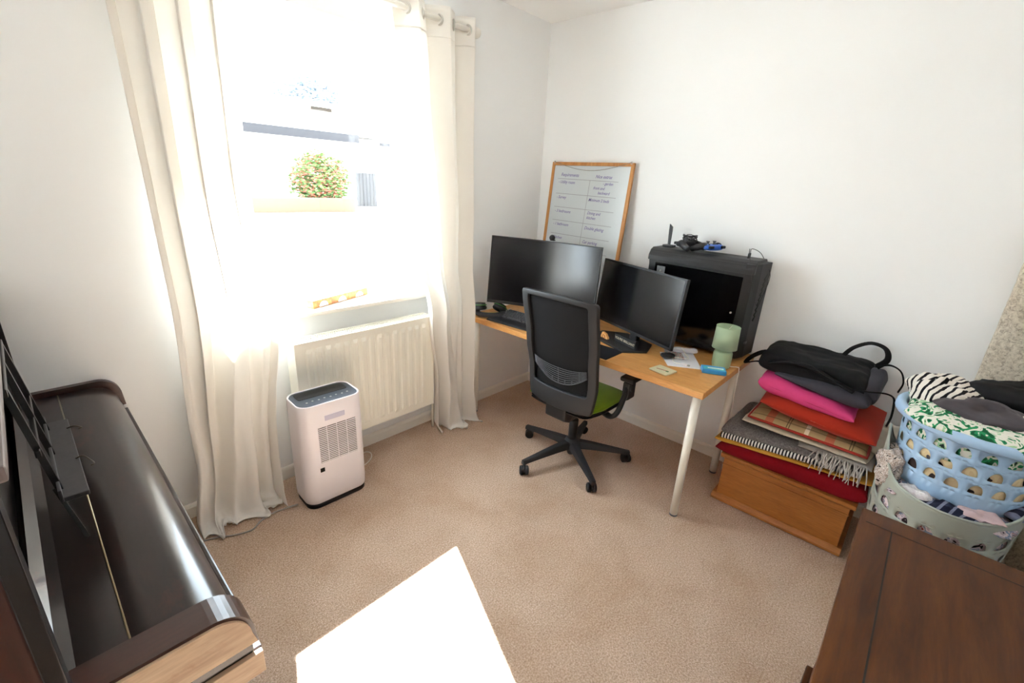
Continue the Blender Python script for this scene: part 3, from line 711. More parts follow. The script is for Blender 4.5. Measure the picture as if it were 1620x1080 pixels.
m = MB(); P = smoothpts([(-.335, -1.655, DT+.006), (-.318, -1.675, DT+.004), (-.31, -1.692, DT+.005), (-.306, -1.702, DT-.01), (-.305, -1.705, .6), (-.29, -1.712, .45), (-.25, -1.705, .3), (-.2, -1.70, .15), (-.15, -1.70, .01)])
m.tube(P, .0024, 8); m.build('lamp_cord', M['white_metal'], lp, world=True)

def flatbox(name, label, cat, poly, z0, z1, mats, bevel=.001):
    m = MB(); m.prism(poly, z0, z1, 'z', bevel=bevel); return tag(m.build(name, mats), label, cat)
bp_ = thing('tissue_packet', 'small blue and turquoise packet in front of the green lamp', 'packet', (-.475, -1.625, DT), math.radians(-62))
m = MB(); m.box((-.058, -.034, .0005), (.058, .034, .024), .004); m.build('packet', plain('blue_wrap', '3f9bd8', .3, var=.15, nscale=40), bp_)
m = MB(); m.box((-.050, -.028, .0238), (.050, .012, .0248), .0005); m.build('turquoise_panel', plain('turquoise_print', '4fc3cf', .3), bp_)
m = MB(); m.box((-.03, -.012, .0246), (.046, .004, .0253)); m.build('white_panel', plain('white_print2', 'e9f2f2', .4), bp_)
cs_ = thing('coaster', 'cream square coaster with a small red and green drawing on the desk', 'coaster', (-.668, -1.442, DT), math.radians(-10))
m = MB(); m.box((-.047, -.052, .0005), (.047, .052, .010), .004); m.build('tile', plain('cream_tile', 'd9d2b0', .45, var=.1, nscale=30), cs_)
m = MB(); m.box((-.01, -.032, .0098), (-.004, .03, .0106), rot=.25); m.build('red_line', plain('red_line', 'a4422e', .5), cs_)
m = MB(); m.box((-.012, -.036, .0098), (.0, -.022, .0107), rot=.25); m.build('green_leaf', plain('green_leaf', '4a7a44', .5), cs_)
m = MB(); m.prism([(-.41, -1.30), (-.575, -1.425), (-.485, -1.572), (-.28, -1.44)], DT+.0004, DT+.0016, 'z')
tag(m.build('paper_sheet', plain('white_paper', 'e4e4ea', .7)), 'sheet of white paper under cables on the desk', 'paper')
m = MB(); m.prism([(-.36, -1.30), (-.46, -1.375), (-.42, -1.45), (-.31, -1.38)], DT+.0018, DT+.006, 'z')
tag(m.build('magazine', blotch('printed_page', ('7f9a98', 'c9c2be', 'a5565a', 'e4e0dd'), 60)), 'small printed booklet lying on the white sheet', 'booklet')
mb_ = pillow([(-.375, -1.355), (-.345, -1.345), (-.262, -1.455), (-.290, -1.468)], DT+.006, DT+.034, 6, .4, amp=.004, nsc=40, seed=3)
tag(mb_.build('crumpled_paper', plain('crumpled_white', 'dcdae2', .7)), 'white crumpled folded paper strip behind the sheet on the desk', 'paper')
m = MB(); m.grid(lambda u, v: Vector(_egg(u, v, (.026, .040, .013), 2.6))+Vector((0, 0, .013)), 28, 15, closeu=True)
ms = thing('mouse', 'black computer mouse lying on the white sheet of paper', 'mouse', (-.475, -1.375, DT+.0065), math.radians(50)); m.build('shell', M['dark_plastic'], ms)
m = MB(); m.cyl((-.003, .020, .023), (.003, .020, .023), .005, seg=12); m.build('scroll_wheel', M['grey_plastic'], ms)
m = MB(); P = smoothpts([(-.33, -1.39, DT+.035), (-.36, -1.43, DT+.012), (-.40, -1.46, DT+.006), (-.44, -1.40, DT+.006), (-.47, -1.405, DT+.008), (-.51, -1.43, DT+.006), (-.505, -1.47, DT+.006)])
m.tube(P, .0026, 8); wc = thing('usb_cable', 'white charging cable curled on the sheet of paper', 'cable', (-.45, -1.44, DT)); m.build('lead', M['white_metal'], wc, world=True)
m = MB(); m.box((-.512, -1.50, DT+.003), (-.497, -1.465, DT+.011), .002); cn = m.build('connector', M['white_plastic'], wc, world=True)
m = MB(); m.box((-.510, -1.513, DT+.0045), (-.499, -1.499, DT+.0095), .0005); m.build('plug_tip', M['cap'], cn, world=True)
# wooden letter block and light box sign near the second monitor
wb_ = thing('word_sign', 'small black block sign with pale lettering leaning below the flat monitor', 'sign', (-.482, -1.120, DT), math.radians(-110.8))
m = MB(); m.box((-.090, -.011, .0125), (.090, .011, .056), .002); m.build('block', M['dark_plastic'], wb_)
m = MB(); text(m, "YOU'RE BRILLIANT", .0205, frame_matrix((0, -.0113, .027), (1, 0, 0), (0, 0, 1)), depth=.0004, align='CENTER', weight=.0003)
m.build('lettering', plain('cream_lettering', 'd8cfb4', .5), wb_)
wt = thing('wooden_ornament', 'small pale wooden figure left of the black word sign', 'ornament', (-.475, -.975, DT), math.radians(-110))
m = MB(); m.prism([(-.028, 0.0005), (.028, .0005), (.030, .022), (.010, .042), (-.020, .048), (-.032, .020)], -.008, .008, 'y', bevel=.002); m.build('figure', M['desk_edge'], wt)
m = MB(); m.tube([(.012*math.cos(2*PI*k/16)-.004, -.0085, .022+.010*math.sin(2*PI*k/16)) for k in range(16)], .0016, 6, closed=True); m.build('burnt_ring', plain('burnt_mark', '6b3416', .7), wt)
m = MB(); m.box((-.60, -1.16, DT+.0004), (-.30, -.72, DT+.0032), .001); m.bm.transform(Matrix.Identity(4))
m.bm.clear(); m.prism([(-.765, -.66), (-.765, -1.165), (-.575, -1.165), (-.575, -.66)], DT+.0003, DT+.0033, 'z', bevel=.001)
tag(m.build('mouse_mat', fabric('black_mat', '1d1e24', .1)), 'black cloth desk mat between the keyboard and the right end of the desk', 'desk mat')

# keyboard with wrist rest
kb = thing('keyboard', 'black keyboard with silver side edge at the left of the desk', 'keyboard', (-.575, -.440, DT), math.radians(-86))
m = MB(); m.prism([(-.075, .0006), (.085, .0006), (.085, .026), (-.075, .014)], -.215, .215, 'x', bevel=.002); m.build('case', M['dark_plastic'], kb)
m = MB(); m.prism([(-.080, .0006), (.088, .0006), (.088, .031), (-.080, .018)], -.223, -.215, 'x', bevel=.001); m.prism([(-.080, .0006), (.088, .0006), (.088, .031), (-.080, .018)], .215, .223, 'x', bevel=.001); m.build('side_edge', M['cap'], kb)
m = MB(); 
for r in range(6):
    y = -.062+r*.0245; z = .0155+(y+.062)*.077
    if r == 0: keys = [(-.19, .024), (-.163, .02), (-.138, .02), (-.062, .115), (.018, .02), (.042, .02), (.07, .024), (.118, .018), (.139, .018), (.16, .018), (.19, .03)]
    else: keys = [(-.196+i*.0208, .0165) for i in range(19)]
    for x, wk in keys: m.box((x-wk/2, y-.008, z-.004), (x+wk/2, y+.0085, z+.0085), .002, seg=1)
ky = m.build('keycap', M['grey_plastic'], kb); ky['kind'] = 'stuff'; ky['label'] = 'block of dark grey keys'
m = MB(); m.prism([(-.165, .0006), (-.082, .0006), (-.082, .015), (-.100, .019), (-.15, .014), (-.165, .006)], -.218, .218, 'x', bevel=.002); m.build('wrist_rest', plain('soft_rubber', '202228', .55), kb)

# headset
hd = thing('headset', 'black gaming headset with green lining on the left corner of the desk', 'headset', (-.665, -.165, DT), math.radians(-35))
gm = plain('green_lining', '5c9a4e', .6)
def cup(c, nrm, r):
    m = MB(); n = Vector(nrm).normalized(); c = Vector(c)
    m.cyl(c-n*.016, c+n*.016, r, r*.86, 28); a = m.build('ear_cup', M['dark_plastic'], hd)
    m = MB(); q = n.to_track_quat('Z', 'Y').to_matrix(); m.tube([c-n*.018+q @ Vector((r*.82*math.cos(2*PI*k/28), r*.82*math.sin(2*PI*k/28), 0)) for k in range(28)], .013, 10, closed=True); m.build('ear_cushion', M['chair_plastic'], a)
    m = MB(); m.tube([c+n*.002+q @ Vector((r*1.005*math.cos(2*PI*k/28), r*1.005*math.sin(2*PI*k/28), 0)) for k in range(28)], .003, 6, closed=True); m.build('green_ring', gm, a)
cup((-.065, .012, .070), (0, .2, 1), .047); cup((.085, .03, .052), (.45, .35, .8), .046)
m = MB(); P = []
for i in range(25):
    a = PI+PI*i/24; P.append(Vector((.01+.088*math.cos(a), .0+.078*math.sin(a), .018+.004*math.sin(i/24*PI))))
P = [Vector((-.078, .03, .035))]+P+[Vector((.098, .03, .032))]
m.tube(P, .019, 12, flat=.9); hb = m.build('headband', M['chair_plastic'], hd)
m = MB(); m.tube([p+Vector((0, .012, .006)) for p in P[4:-4]], .009, 8); m.build('headband_lining', gm, hb)
m = MB(); m.tube(smoothpts([(.115, .05, .04), (.13, .075, .02), (.16, .09, .012), (.20, .075, .008)]), .0025, 6); m.build('microphone_arm', M['dark_plastic'], hd)
# webcam behind monitor one
wcm = thing('webcam', 'small round black webcam on top of the curved monitor', 'webcam', (-.452, -.50, 1.266), math.radians(-75))
m = MB(); m.sphere((0, -.005, .020), .019); m.build('camera_ball', M['dark_plastic'], wcm)
m = MB(); m.box((-.014, -.004, .0005), (.014, .02, .006), .002); m.build('clip', M['dark_plastic'], wcm)

# ------------------------------------------------------------------ whiteboard
wbn = thing('whiteboard', 'wooden framed whiteboard of house notes leaning on the wall behind the monitors', 'whiteboard', (-.10, -.46, DT))
WBW, WBH = .652, 1.035; zb, zt = DT+.002, 1.757; xb, xt = -.118, -.024
up = Vector((xt-xb, 0, zt-zb)).normalized(); rt = Vector((0, -1, 0)); nr = rt.cross(up)  # nr points toward room (-x)
if nr.x > 0: nr = -nr
O = Vector((xb-.002, -.128, zb))
WBM = frame_matrix(O, rt, up, nr); WBH = (zt-zb)/up.z
def wbox(m, a, b, c, d, z0, z1, bev=.001):
    b2 = MB(); b2.box((a, b, z0), (c, d, z1), bev); b2.bm.transform(WBM); m.merge(b2.bm)
m = MB(); wbox(m, .006, .006, WBW-.006, WBH-.006, -.004, .003, 0); bd = m.build('board', plain('whiteboard_surface', 'ccd2d5', .28, var=.03), wbn, world=True)
m = MB(); fw = .022
wbox(m, 0, 0, fw, WBH, -.008, .009); wbox(m, WBW-fw, 0, WBW, WBH, -.008, .009); wbox(m, 0, WBH-fw, WBW, WBH, -.008, .009); wbox(m, 0, 0, WBW, fw, -.008, .009)
m.build('wooden_frame', wood('pine_frame', ('b9793d', 'c98a4b', 'd69a5c'), 'z', .5), wbn, world=True)
ink = plain('purple_ink', '7a6ea8', .6); lead = plain('grey_line', '9a9aa2', .6)
m = MB()
def line(m, x0, y0, x1, y1, w=.0016):
    d = Vector((x1-x0, y1-y0, 0)); n = Vector((-d.y, d.x, 0)).normalized()*w/2
    vs = [WBM @ (Vector((x0, y0, .0034))+n), WBM @ (Vector((x0, y0, .0034))-n), WBM @ (Vector((x1, y1, .0034))-n), WBM @ (Vector((x1, y1, .0034))+n)]
    m.add(vs, [(0, 1, 2, 3)])
Hh = WBH
rows = [Hh-.110, Hh-.210, Hh-.302, Hh-.394, Hh-.488, Hh-.585]
for i, y in enumerate(rows): line(m, .06, y, .555, y-.008, .003)
line(m, .335, rows[0]-.004, .325, rows[-1], .003); m.build('ruled_line', lead, bd, world=True)
def wr(s, x, y, sz=.036):
    m = MB(); text(m, s, sz, WBM @ Matrix.Translation((x, y, .0036)) @ Matrix.Rotation(-.02, 4, 'Z') @ Matrix.Scale(.9, 4, (1, 0, 0)), shear=.3, weight=.0004); m.build('handwritten_words', ink, bd, world=True)
wr('Requirements', .085, Hh-.092, .030); wr('Nice extras', .375, Hh-.098, .030)
wr('- Utility room', .07, Hh-.140, .028); wr('- garden', .44, Hh-.140, .026); wr('front and', .37, Hh-.170, .026); wr('backward', .41, Hh-.200, .026)
wr('- Survey', .07, Hh-.243, .028); wr('Minimum 2 beds', .345, Hh-.248, .027)
wr('- 3 bedrooms', .07, Hh-.338, .028); wr('Dining and', .35, Hh-.335, .027); wr('kitchen', .35, Hh-.366, .027)
wr('- 1 bathroom', .07, Hh-.428, .028); wr('Double glazing', .345, Hh-.436, .029)
wr('- Kitchen', .07, Hh-.522, .028); wr('Car parking', .345, Hh-.530, .028)
m = MB(); P = [WBM @ Vector((.02+(WBW-.04)*t/16, WBH+.002-.055*math.sin(PI*t/16), .0125)) for t in range(17)]; m.tube(P, .0016, 6); m.build('hanging_string', plain('grey_string', '8a8478', .8), wbn, world=True)
for x in (.02, WBW-.02):
    m = MB(); p = WBM @ Vector((x, WBH-.004, .011)); m.tube([p+Vector((0, .007*math.cos(2*PI*k/14), .007*math.sin(2*PI*k/14)+.003)) for k in range(14)], .0018, 6, closed=True); m.build('screw_eye', M['cap'], wbn, world=True)

# ------------------------------------------------------------------ office chair
ch = thing('office_chair', 'black office swivel chair with a mesh back and a green seat at the desk', 'chair', (-.70, -.965, 0), 0)
pl = M['chair_plastic']
m = MB(); m.lathe([(.020, .035), (.022, .04), (.034, .075), (.045, .085), (.047, .125), (.038, .140), (.030, .146)], seg=28); m.build('base_hub', pl, ch)
CR = .345
for k in range(5):
    a = math.radians(18+72*k+2); u = Vector((math.cos(a), math.sin(a), 0)); v = Vector((-u.y, u.x, 0))
    m = MB(); secs = []
    for t, wz, top_, bot in ((.03, .030, .132, .085), (.12, .026, .122, .082), (.24, .021, .104, .074), (.33, .017, .090, .066), (.358, .016, .086, .058)):
        secs.append([u*t-v*wz+Vector((0, 0, bot)), u*t+v*wz+Vector((0, 0, bot)), u*t+v*wz*.75+Vector((0, 0, top_)), u*t-v*wz*.75+Vector((0, 0, top_))])
    vs = [p for s_ in secs for p in s_]; fs = [(i*4+j, i*4+(j+1) % 4, (i+1)*4+(j+1) % 4, (i+1)*4+j) for i in range(4) for j in range(4)]+[(0, 1, 2, 3), (19, 18, 17, 16)]
    m.add(vs, fs); bmesh.ops.recalc_face_normals(m.bm, faces=m.bm.faces); bmesh.ops.bevel(m.bm, geom=m.bm.edges[:], offset=.003, segments=2, affect='EDGES'); m.build('base_spoke', pl, ch)
    c = u*CR; th = a+[.9, 2.2, -.5, 1.4, .3][k]; ax = Vector((math.cos(th), math.sin(th), 0)); off = Vector((-ax.y, ax.x, 0))*.012
    m = MB(); m.cyl(c+Vector((0, 0, .045)), c+Vector((0, 0, .078)), .0075, seg=12); m.cyl(c+off-ax*.007+Vector((0, 0, .031)), c+off+ax*.007+Vector((0, 0, .031)), .024, seg=24); cst = m.build('caster', pl, ch)
    for s_ in (-1, 1):
        m = MB(); cc = c+off+Vector((0, 0, .0275)); m.cyl(cc+ax*s_*.006, cc+ax*s_*.023, .0275, .0265, 28); m.cyl(cc+ax*s_*.023, cc+ax*s_*.027, .0265, .019, 28); m.build('wheel', M['dark_plastic'], cst)
m = MB(); m.cyl((0, 0, .13), (0, 0, .27), .027, seg=24); m.cyl((0, 0, .27), (0, 0, .40), .0165, seg=20); m.build('gas_column', M['dark_plastic'], ch)
m = MB(); m.prism([(-.15, .335), (.10, .365), (.13, .405), (-.13, .42), (-.19, .40)], -.075, .075, 'y', bevel=.012); m.build('tilt_mechanism', M['dark_plastic'], ch)
m = MB()
def seatfn(side):
    def fn(a, b):
        U = math.sin((a-.5)*PI); V = math.sin((b-.5)*PI)
        k = max(0, 1-abs(U)**5)**.45*max(0, 1-abs(V)**5)**.45
        x = .02+U*.235*(1-.0*V); y = V*.235*(1-.10*(U < 0)*abs(U)**3)
        r = 1-.10*max(0, abs(U)+abs(V)-1.35); x = .02+(x-.02)*r; y *= r
        z = .452+(.028*k if side > 0 else -.024*k)-.018*max(0, U)**3-.006*(1-V*V)*(side > 0)
        return (x, y, z)
    return fn
m.grid(seatfn(1), 30, 30); m.grid(seatfn(-1), 30, 30); m.build('seat', fabric('green_upholstery', '6f8f1c', .1, weave=600), ch, weld=.0005)
m = MB(); m.grid(lambda a, b: (lambda p: (p[0]*.97, p[1]*.96, p[2]-.018))(seatfn(-1)(a, b)), 24, 24); m.grid(lambda a, b: (lambda p: (p[0]*.97, p[1]*.96, min(p[2]-.032, .430)))(seatfn(-1)(a, b)), 24, 24); m.build('seat_pan', M['dark_plastic'], ch, weld=.0005)
# curved back: surface point from (s across -1..1, t up 0..1)
BZ0, BZ1 = .458, 1.092
def bw(t): return interp([(0, .205), (.08, .215), (.25, .225), (.6, .234), (1, .238)], t)
def bpnt(s_, t, d=0):
    z = BZ0+(BZ1-BZ0)*t
    x = -.262 + .058*math.sin((t)*PI)*-.0 + interp([(0, .040), (.25, .048), (.55, .022), (1, -.018)], t) + d
    x -= .030*(1-s_*s_)
    y = s_*bw(t) - .012 - .028*(1-t)
    return Vector((x, y, z + .012*(-(s_*s_))*(1 if t > .5 else -1)*abs(2*t-1)))
def ring(s0, t0, t1, n=14, cr=.25):
    P = []
    def add(s, t): P.append((s, t))
    for (cs2, ct, a0) in ((s0-cr, t1-cr*.42, 0), (-s0+cr, t1-cr*.42, 90), (-s0+cr, t0+cr*.42, 180), (s0-cr, t0+cr*.42, 270)):
        for i in range(n+1):
            a = math.radians(a0+90*i/n); add(cs2+cr*math.cos(a), ct+cr*.42*math.sin(a))
        # long straight sides
    out = []
    for i in range(len(P)):
        a = P[i]; b = P[(i+1) % len(P)]; L = math.hypot(a[0]-b[0], (a[1]-b[1])*1.2); k = max(1, int(L/.08))
        for j in range(k): out.append((a[0]+(b[0]-a[0])*j/k, a[1]+(b[1]-a[1])*j/k))
    return out
outer = ring(1, 0, 1, cr=.07)
inner = []
for (s_, t) in outer:
    inner.append((s_*.80, .165+(t)*(.955-.165)))
m = MB(); n = len(outer); vs = []
for d in (-.014, .014):
    for L in (outer, inner): vs += [bpnt(a, b, d) for a, b in L]
fs = []
for i in range(n):
    j = (i+1) % n
    fs += [(i, j, n+j, n+i), (2*n+i, 3*n+i, 3*n+j, 2*n+j), (i, 2*n+i, 2*n+j, j), (n+i, n+j, 3*n+j, 3*n+i)]
m.add(vs, fs, 0, False); bmesh.ops.recalc_face_normals(m.bm, faces=m.bm.faces)
ed = [e for e in m.bm.edges if len(e.link_faces) == 2 and e.calc_face_angle(0) > .9]
bmesh.ops.bevel(m.bm, geom=ed, offset=.006, segments=3, affect='EDGES', profile=.5)
for f in m.bm.faces: f.smooth = True
m.build('back_frame', plain('back_frame_plastic', '1b1c1f', .55, bump=.04, bscale=700), ch)
def meshmat():
    t = NT('black_back_mesh'); t.b.inputs['Base Color'].default_value = (.008, .008, .009, 1); t.b.inputs['Roughness'].default_value = .85; t.b.inputs['Specular IOR Level'].default_value = .2
    tr = t.n('BsdfTransparent'); ms_ = t.n('MixShader'); ms_.inputs[0].default_value = .955
    t.l(tr, 0, ms_, 1); t.l(t.b, 0, ms_, 2); t.l(ms_, 0, t.out, 'Surface'); return t.m
m = MB(); m.grid(lambda u, v: bpnt((u*2-1)*.83, .14+v*.83, .006), 20, 24); m.build('mesh_panel', meshmat(), ch, solid=.001)
m = MB()   # lumbar grid behind mesh
lg_ = lambda s_, k: bpnt(s_*.76, .225+.020*k*(1-.55*abs(s_)**2)+.11*abs(s_)**2.2, -.006)
for k in range(8): m.tube([lg_(-1+2*i/20, k) for i in range(21)], .0022 if 0 < k else .0035, 6)
for i in range(1, 8):
    s_ = -1+2*i/8; m.tube([lg_(s_, k*.5) for k in range(0, 5)], .003, 6)
for s_ in (-.75, 0, .75): m.tube([lg_(s_, k) for k in range(8)], .002, 6)
m.build('lumbar_grid', plain('lumbar_grey', '3c3d42', .4), ch)
m = MB(); m.prism([(-.215, .50), (-.195, .52), (-.13, .45), (-.10, .38), (-.16, .335), (-.215, .36)], -.078, .066, 'y', bevel=.014); m.build('back_bracket', M['dark_plastic'], ch)
for s_ in (-1, 1):
    y = s_*.285
    m = MB(); P = smoothpts([(-.01, s_*.10, .405), (-.01, s_*.19, .400), (-.03, s_*.255, .405), (-.02, s_*.285, .44), (.02, s_*.292, .52), (.07, s_*.290, .60)], 5); m.tube(P, .023, 10, flat=.62); ar = m.build('armrest', M['dark_plastic'], ch)
    m = MB(); m.box((.035, y-.042, .600), (.245, y+.042, .628), .012, seg=3); m.build('arm_pad', M['dark_plastic'], ar)
    m = MB(); m.box((.03, y+s_*.004-.020, .50), (.11, y+s_*.004+.020, .602), .008); m.build('height_sleeve', M['chair_plastic'], ar)
    m = MB(); m.cyl((.06, y+s_*.016, .57), (.06, y+s_*.034, .57), .019, seg=18); m.build('adjuster_knob', M['chair_plastic'], ar)

# ------------------------------------------------------------------ piano
pn = thing('upright_piano', 'dark mahogany upright piano with closed keyboard lid along the left wall', 'piano', (-2.95, -.75, 0))
LX = -2.632; KZ = .765
def lidprof(x0, x1, zt_, r, zb_, th=.016):
    P = [(x0, zt_)]+[(a, b) for a, b in arc(x1-r, zt_-r, r, 90, 0, 10)]+[(x1, zb_), (x1-th, zb_)]+[(a, b) for a, b in arc(x1-r, zt_-r, r-th, 0, 90, 10)]+[(x0, zt_-th)]
    return P
m = MB(); m.prism(lidprof(-2.802, LX, KZ, .075, .672), -1.398, -.032, 'y', smooth=True); lid = m.build('keyboard_lid', M['piano'], pn, world=True)
m = MB(); m.cyl((LX-.002, -1.396, .674), (LX-.002, -.034, .674), .0075, seg=12); m.build('lid_lip', M['piano'], lid, world=True)
m = MB(); m.prism([(-2.798, KZ), (-2.798, KZ-.016), (-2.915, KZ-.016), (-2.915, KZ+.022), (-2.895, KZ+.006), (-2.875, KZ)][::-1], -1.398, -.032, 'y', smooth=False); m.build('fallboard_rear', M['piano'], pn, world=True)
m = MB(); m.cyl((-2.800, -1.398, KZ+.0005), (-2.800, -.04, KZ+.0005), .0020, seg=10); m.build('hinge', M['brass'], pn, world=True)
for y0, y1, zt_ in ((-1.472, -1.400, .772), (-.030, -.004, .786)):
    P = [(-2.90, zt_)]+arc(LX+.014-.07, zt_-.07, .07, 90, 0, 10)+[(LX+.018, .665), (-2.90, .665)]
    m = MB(); m.prism(P, y0, y1, 'y', smooth=False); kb_ = m.build('key_block', M['piano_block'], pn, world=True)
P = [(-2.915, .765)]+arc(LX+.013-.07, .766-.066, .064, 90, 0, 10)+[(LX+.014, .672), (-2.915, .672)]
m = MB(); m.prism(P, -1.4785, -1.4705, 'y'); wd = m.build('end_cheek', M['raw_wood'], pn, world=True); wd['label'] = 'pale worn bare wood end of the keyboard'
m = MB(); m.box((-3.0, -1.470, .640), (LX+.006, -.004, .668), .003); m.build('gap_shade_strip', M['piano_black'], pn, world=True)  # black strip stands in for the shade of the gap above the keybed
m = MB(); m.box((-3.22, -1.466, .575), (LX+.022, -.004, .640), .004); m.build('keybed', M['piano'], pn, world=True)
m = MB(); m.box((-2.95, -1.4785, .580), (LX+.020, -1.4665, .638), .002); m.build('keybed_end', M['raw_wood'], pn, world=True)
m = MB(); m.box((-3.24, -1.44, .0), (-2.93, -.01, .575), .004); m.build('lower_case', M['piano_red'], pn, world=True)
m = MB(); m.box((-2.93, -1.40, .10), (-2.915, -.05, .54), .004); m.build('lower_panel', M['piano'], pn, world=True)
m = MB(); m.box((-3.25, -1.47, 0), (-2.90, -.005, .09), .004); m.build('plinth', M['piano'], pn, world=True)
for y in (-1.42, -.05):
    m = MB(); m.lathe([(.035, 0), (.04, .03), (.028, .06), (.03, .3), (.042, .50), (.035, .53), (.04, .576)], c=(-2.69, y, 0), seg=20); m.build('leg', M['piano'], pn, world=True)
# upper case
m = MB(); m.box((-3.24, -1.445, .576), (-3.22, -.01, 1.175)); m.box((-3.24, -1.465, .64), (-2.905, -1.435, 1.175), .003); m.box((-3.24, -.035, .64), (-2.905, -.008, 1.175), .003); m.build('upper_case', M['piano_red'], pn, world=True)
m = MB(); m.box((-3.235, -1.44, .66), (-2.945, -.03, .70)); m.box((-2.945, -1.30, .775), (-2.930, -.16, 1.155), .002); m.build('upper_panel', M['piano'], pn, world=True)
for y0, y1 in ((-1.474, -1.46), (-.02, -.006)):
    m = MB(); m.box((-2.905, y0, .772), (-2.881, y1+.03 if y0 < -1 else y1, 1.172), .002); m.build('stile', M['piano_black'], pn, world=True)
for ya_, yb in ((-1.43, -1.31), (-.15, -.03)):
    m = MB(); n_ = 40
    P = [(-2.945, ya_)]+[(-2.912+.006*math.cos(i/n_*2*PI*5), ya_+(yb-ya_)*i/n_) for i in range(n_+1)]+[(-2.945, yb)]
    m.prism(P, .80, 1.15, 'z', smooth=True); m.box((-2.945, ya_-.004, .768), (-2.895, yb+.004, .805), .004); m.box((-2.945, ya_-.004, 1.14), (-2.895, yb+.004, 1.172), .004); m.build('fluted_pilaster', M['piano'], pn, world=True)
m = MB(); m.box((-2.99, -1.455, 1.155), (-2.89, -.006, 1.18), .006); m.build('cornice', M['piano'], pn, world=True)
m = MB(); m.box((-3.255, -1.452, 1.180), (-2.866, -.004, 1.206), .005); m.build('top_lid', plain('grey_brown_lid', '6e6260', .35, var=.08, nscale=30), pn, world=True)  # top lid in a paler grey-brown than the rest of the case
# folding music desk: ledge and leaning open slats
m = MB(); m.box((-2.838, -1.030, .882), (-2.793, -.585, .893), .002); m.box((-2.842, -1.033, .884), (-2.836, -.582, .915), .002); ld = m.build('music_ledge', M['dusty'], pn, world=True)
for y, L_ in ((-.66, .02), (-.86, .055)):
    m = MB(); m.tube(smoothpts([(-2.800, y+.005, .894), (-2.786, y, .898), (-2.776, y-.5*L_, .896), (-2.771, y-L_, .897), (-2.778, y-L_-.004, .896)]), .0017, 6); m.build('page_holder', plain('dull_wire', '4a443a', .4, metal=.7), ld, world=True)
def slat(p0, p1, w, th, nm='desk_slat'):
    p0 = Vector(p0); p1 = Vector(p1); d = (p1-p0).normalized(); y = Vector((0, 1, 0)); y = (y-d*y.dot(d)).normalized(); n_ = d.cross(y)
    m = MB(); vs = [p+y*a*w/2+n_*b*th/2 for p in (p0, p1) for a, b in ((-1, -1), (1, -1), (1, 1), (-1, 1))]
    m.add(vs, [(0, 1, 2, 3), (7, 6, 5, 4)]+[(i, (i+1) % 4, 4+(i+1) % 4, 4+i) for i in range(4)]); return m.build(nm, M['piano_black'], pn, world=True)
for yy in (-.63, -.79, -.98):
    slat((-2.872, yy+.012, 1.15), (-2.838, yy, .885), .016, .012)
slat((-2.846, -.985, .90), (-2.818, -1.02, .770), .010, .008, 'desk_prop')
m = MB(); m.box((-2.880, -1.0, 1.14), (-2.866, -.60, 1.158), .002); m.build('desk_rail', M['piano_black'], pn, world=True)
m = MB(); m.box((-2.858, -1.0, .99), (-2.848, -.60, 1.006), .002); m.build('desk_rail', M['piano_black'], pn, world=True)

# ------------------------------------------------------------------ blanket box
bb = thing('blanket_box', 'orange pine blanket box with stacked bedding on it against the right wall', 'box', (-.22, -2.04, 0))
m = MB(); m.box((-.405, -2.325, .03), (-.03, -1.755, .262), .003); m.build('box_body', M['orange_wood'], bb, world=True)
m = MB(); m.prism([(-.432, .004), (-.016, .004), (-.016, .035), (-.412, .035), (-.432, .018)], -2.345, -1.735, 'y', bevel=.003); m.build('plinth', M['orange_wood'], bb, world=True)
m = MB(); m.prism([(-.415, .258), (-.015, .258), (-.015, .296), (-.408, .296), (-.424, .286), (-.424, .270)], -2.345, -1.738, 'y', bevel=.003); m.build('box_lid', M['orange_wood'], bb, world=True)
m = MB(); m.box((-.409, -2.328, .216), (-.404, -1.752, .222), .001); m.build('moulding', M['orange_wood'], bb, world=True)

# bedding and bags stacked on the box
G = 'bedding and bags stacked on the blanket box'
def cloth(name, label, cat, mb, mt, parts=(), **k):
    o = mb.build(name, mt, **k); return tag(o, label, cat, G)
F, Bk = -.44, -.03
cloth('duvet', 'dark red folded duvet directly on the wooden box, bottom of the stack', 'duvet',
      pillow([(F-.022, -2.37), (Bk, -2.345), (Bk, -1.74), (F-.022, -1.712)], [.297]*4, [.415, .385, .37, .362], 7, .38, n=56, m=56, amp=.006, nsc=14, seed=2), fabric('crimson_cotton', '7d0a18', .12))
mb_ = pillow([(F+.002, -2.372), (Bk, -2.35), (Bk, -1.71), (F-.004, -1.694)], [.412, .384, .366, .352], [.430, .402, .394, .378], 10, .3, n=50, m=50, amp=.005, nsc=12, seed=5)
cloth('mustard_throw', 'mustard yellow throw between the red duvet and the grey striped blanket', 'throw', mb_, fabric('mustard_cloth', 'c8913c', .1))
# folded edge of the mustard throw wrapping the left side
def greymat():
    t = NT('grey_fleece'); mp = t.coord(); nz = t.n('TexNoise', i_Scale=120.0, i_Detail=6.0, i_Roughness=.8); t.l(mp, 0, nz, 'Vector')
    r = t.ramp(nz, 'Fac', [(.35, '4e494a'), (.5, '6b6665'), (.68, '8f8a87')]); t.l(r, 'Color', t.b, 'Base Color'); t.b.inputs['Roughness'].default_value = .95; t.bump(nz, 'Fac', .5, .003); return t.m
gb = thing('grey_blanket', 'thick grey blanket with a black and white striped edge in the stack', 'blanket', (-.23, -2.0, .40), 0, G)
zb4, zt4 = [.432, .404, .396, .380], [.468, .47, .490, .462]
pillow([(F+.015, -2.335), (Bk, -2.33), (Bk-.01, -1.73), (F+.012, -1.712)], zb4, zt4, 9, .35, n=50, m=50, amp=.006, nsc=14, seed=8).build('blanket_fold', greymat(), gb, world=True)
m = MB(); NS = 200
